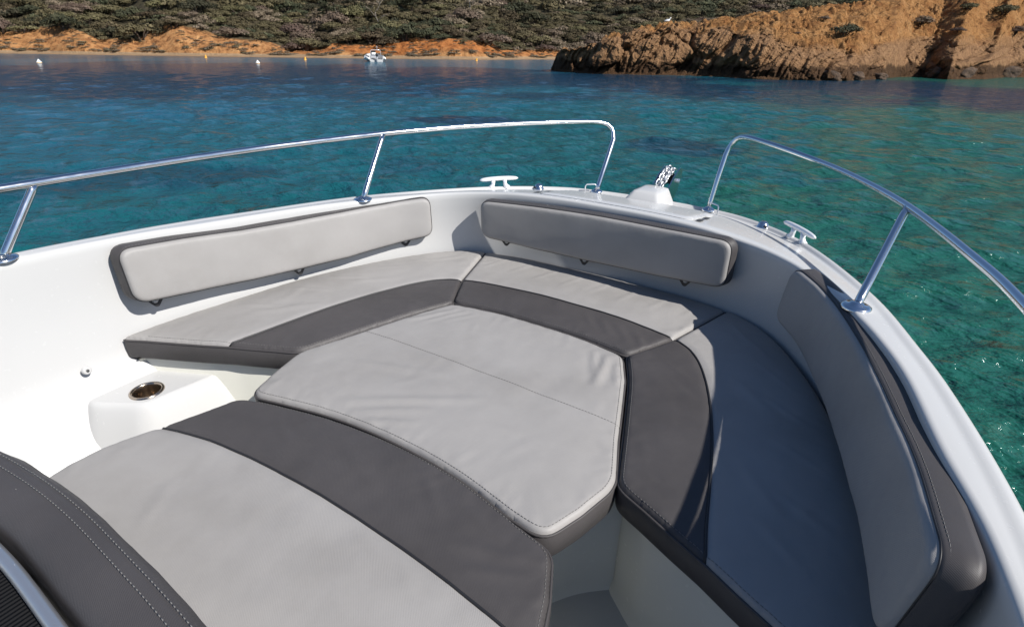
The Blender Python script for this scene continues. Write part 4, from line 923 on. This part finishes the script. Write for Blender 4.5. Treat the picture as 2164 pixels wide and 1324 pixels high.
# headland shrubs
for u, v, s, i, lb in ((1785, 60, 1.25, 6, 'dense round dark green shrub alone on the bare ochre slope'), (1948, 40, 1.2, 2, 'grey scrubby bush in the middle of the steep ochre gully'), (2020, 55, .7, 5, 'small dry bush beside the grey gully bush'), (2120, 16, 1.5, 0, 'olive bush at the top of the dark hollow'), (2050, 8, 1.1, 0, 'small olive bush on the crest beside the dark hollow'), (1745, 28, .55, 5, 'tiny dry bush uphill of the round green shrub'), (2150, 60, 1.0, 2, 'dry bush on the edge of the dark hollow'), (1690, 60, .3, 5, 'tiny dry tuft on the lower ochre slope')):
    q = head_at(u, v+8); put_shrub(i, (q[0], q[1], q[2]-.1), (s, s, s*.85), WIND, lb, None)
# gull standing on the crest
q = head_at(1412, 46); T = thing('seagull', (q[0], q[1], q[2]), 'white and grey gull standing on the headland crest', 'bird', None, True); BASE[T.name] = np.zeros(3)
M['white'] = mat('white_plumage', (.78, .78, .76), .7)[0]; M['gullgrey'] = mat('grey_plumage', (.35, .36, .38), .7)[0]; M['yellow'] = mat('yellow_bill', (.6, .35, .03), .5)[0]
fx = np.array([CR[0], CR[1], 0])
pp_ = [(-.30, .17), (-.22, .19), (-.1, .20), (.02, .21), (.10, .24), (.13, .30), (.15, .36), (.19, .40), (.23, .41), (.26, .40)]
V, F = tube([fx*a+np.array([0, 0, z]) for a, z in pp_], [.01, .035, .075, .085, .065, .042, .038, .045, .035, .008], 10); part('body', V, F, M['white'], T)
V, F = tube([fx*.25+np.array([0, 0, .40]), fx*.31+np.array([0, 0, .385])], [.012, .004], 6); part('bill', V, F, M['yellow'], T)
V, F = tube([fx*.06+np.array([0, 0, .27]), fx*-.1+np.array([0, 0, .26]), fx*-.36+np.array([0, 0, .18])], [.05, .06, .008], 8); part('wing', V, F, M['gullgrey'], T)
for s in (-1, 1): V, F = tube([fx*.0+np.array([CR[1]*-.03*s, CR[0]*.03*s, .14]), fx*.01+np.array([CR[1]*-.03*s, CR[0]*.03*s, -.02])], .008, 5); part('leg', V, F, M['yellow'], T)

# ------------------------------------------------------------------ buoys and the moored boat
M['buoyw'] = mat('white_buoy_plastic', (.8, .79, .74), .45)[0]; M['buoyy'] = mat('yellow_buoy_plastic', (.72, .33, .02), .45)[0]; M['grime'] = mat('algae_grime', (.10, .07, .03), .9)[0]
for u, v, lb in ((83, 133, 'white conical mooring buoy far out, alone off the sandy bluff'), (545, 134, 'white conical mooring buoy between two yellow buoys')):
    q = ground(u, v); T = thing('mooring_buoy', (q[0], q[1], 0), lb, 'buoy', 'white mooring buoys', True); BASE[T.name] = np.zeros(3); T.scale = (.6,)*3
    V, F = lathe([(0, .52), (.03, .53), (.06, .5), (.09, .44), (.30, .16), (.36, .10), (.36, .06)], (0, 0, 0), 20); part('cone', V, F, M['buoyw'], T)
    V, F = lathe([(.36, .06), (.37, .02), (.34, -.06), (.2, -.15), (0, -.18)], (0, 0, 0), 20); part('float', V, F, M['buoyy'], T)
    V, F = tube([(.04*math.cos(a), 0, .56+.04*math.sin(a)) for a in np.linspace(0, 6.28, 12, endpoint=False)], .012, 6, True); part('lifting_ring', V, F, M['steel'], T)
for u, v, lb in ((435, 122.5, 'yellow marker buoy close under the sandy bluff'), (645, 127, 'yellow marker buoy between the scrub point and the moored boat'), (1007, 129, 'yellow marker buoy off the small tan beach')):
    q = ground(u, v); T = thing('marker_buoy', (q[0], q[1], 0), lb, 'buoy', 'yellow marker buoys', True); BASE[T.name] = np.zeros(3); T.rotation_euler = (0, rad(8), 0); T.scale = (.75,)*3
    V, F = lathe([(0, .50), (.09, .50), (.12, .47), (.15, .2), (.22, .08), (.26, .02)], (0, 0, 0), 18); part('cone', V, F, M['buoyy'], T)
    V, F = lathe([(.26, .02), (.27, -.03), (.2, -.14), (0, -.2)], (0, 0, 0), 18); part('float', V, F, M['grime'], T)
q = ground(791, 130); T = thing('moored_boat', (q[0], q[1], 0), 'small white open motor boat moored near the beach, stern towards us', 'boat', None, True); BASE[T.name] = np.zeros(3)
T.rotation_euler = (0, 0, azim(791)+rad(10)); T.scale = (.86,)*3
st_ = [(-2.2, 1.12, .62, .80), (-1., 1.2, .66, .82), (.6, 1.15, .70, .9), (1.8, .8, .8, 1.0), (2.7, .12, .95, 1.1)]
rw = []
for y, w, zb, zt_ in st_: rw.append([(-w*.02, y, -.35), (-w*.75, y, -.12), (-w*.93, y, .18), (-w, y, zt_-.12), (-w, y, zt_), (-w*.86, y, zt_+.02), (-w*.82, y, zt_-.05), (-w*.78, y, .3), (w*.78, y, .3), (w*.82, y, zt_-.05), (w*.86, y, zt_+.02), (w, y, zt_), (w, y, zt_-.12), (w*.93, y, .18), (w*.75, y, -.12), (w*.02, y, -.35)])
V, F = loft(rw, True, True); part('hull', V, F, M['gel'], T, smooth=False)
for sx in (-1, 1):
    V, F = tube([(sx*1.2, -2.5, .42), (sx*1.24, -1.5, .45), (sx*1.2, .6, .55), (sx*.8, 1.9, .7), (sx*.1, 2.8, .85)], [.12, .24, .25, .24, .2], 12); part('side_tube', V, F, M['buoyw'], T)
    V, F = lathe([(0, -.2), (.08, -.18), (.1, 0), (.08, .18), (0, .2)], (sx*1.5 if sx > 0 else -1.46, -.4, .45), 10); part('fender', V, F, M['buoyw'], T)
V, F = box((0, .1, .75), (.8, .7, .95), .06, 0, 0, .8); part('console', V, F, M['buoyw'], T)
V, F = box((0, .35, 1.32), (.74, .06, .36), .02, 0, .35); part('windscreen', V, F, M['black'], T)
V, F = box((0, -.75, .72), (.9, .45, .6), .08); part('helm_seat', V, F, M['gullgrey'], T)
V, F = box((-.55, -1.5, .62), (.5, .5, .35), .06); part('stern_seat', V, F, M['gullgrey'], T)
V, F = box((0, -2.55, .98), (.42, .5, .42), .1, 0, 0, .8); om = part('outboard_motor', V, F, M['black'], T)
V, F = box((0, -2.5, .35), (.22, .22, 1.0), .04); part('motor_leg', V, F, M['gullgrey'], om)
g = Geo()
g.add(*tube([(-.75, -1.6, .8), (-.72, -1.7, 1.45), (-.6, -1.7, 1.6), (.6, -1.7, 1.6), (.72, -1.7, 1.45), (.75, -1.6, .8)], .03, 8)); arch = part('stern_arch', g.V, g.F, M['satin'], T)
V, F = tube([(.25, -1.7, 1.6), (.25, -1.72, 2.15)], .025, 6); part('light_pole', V, F, M['satin'], arch)
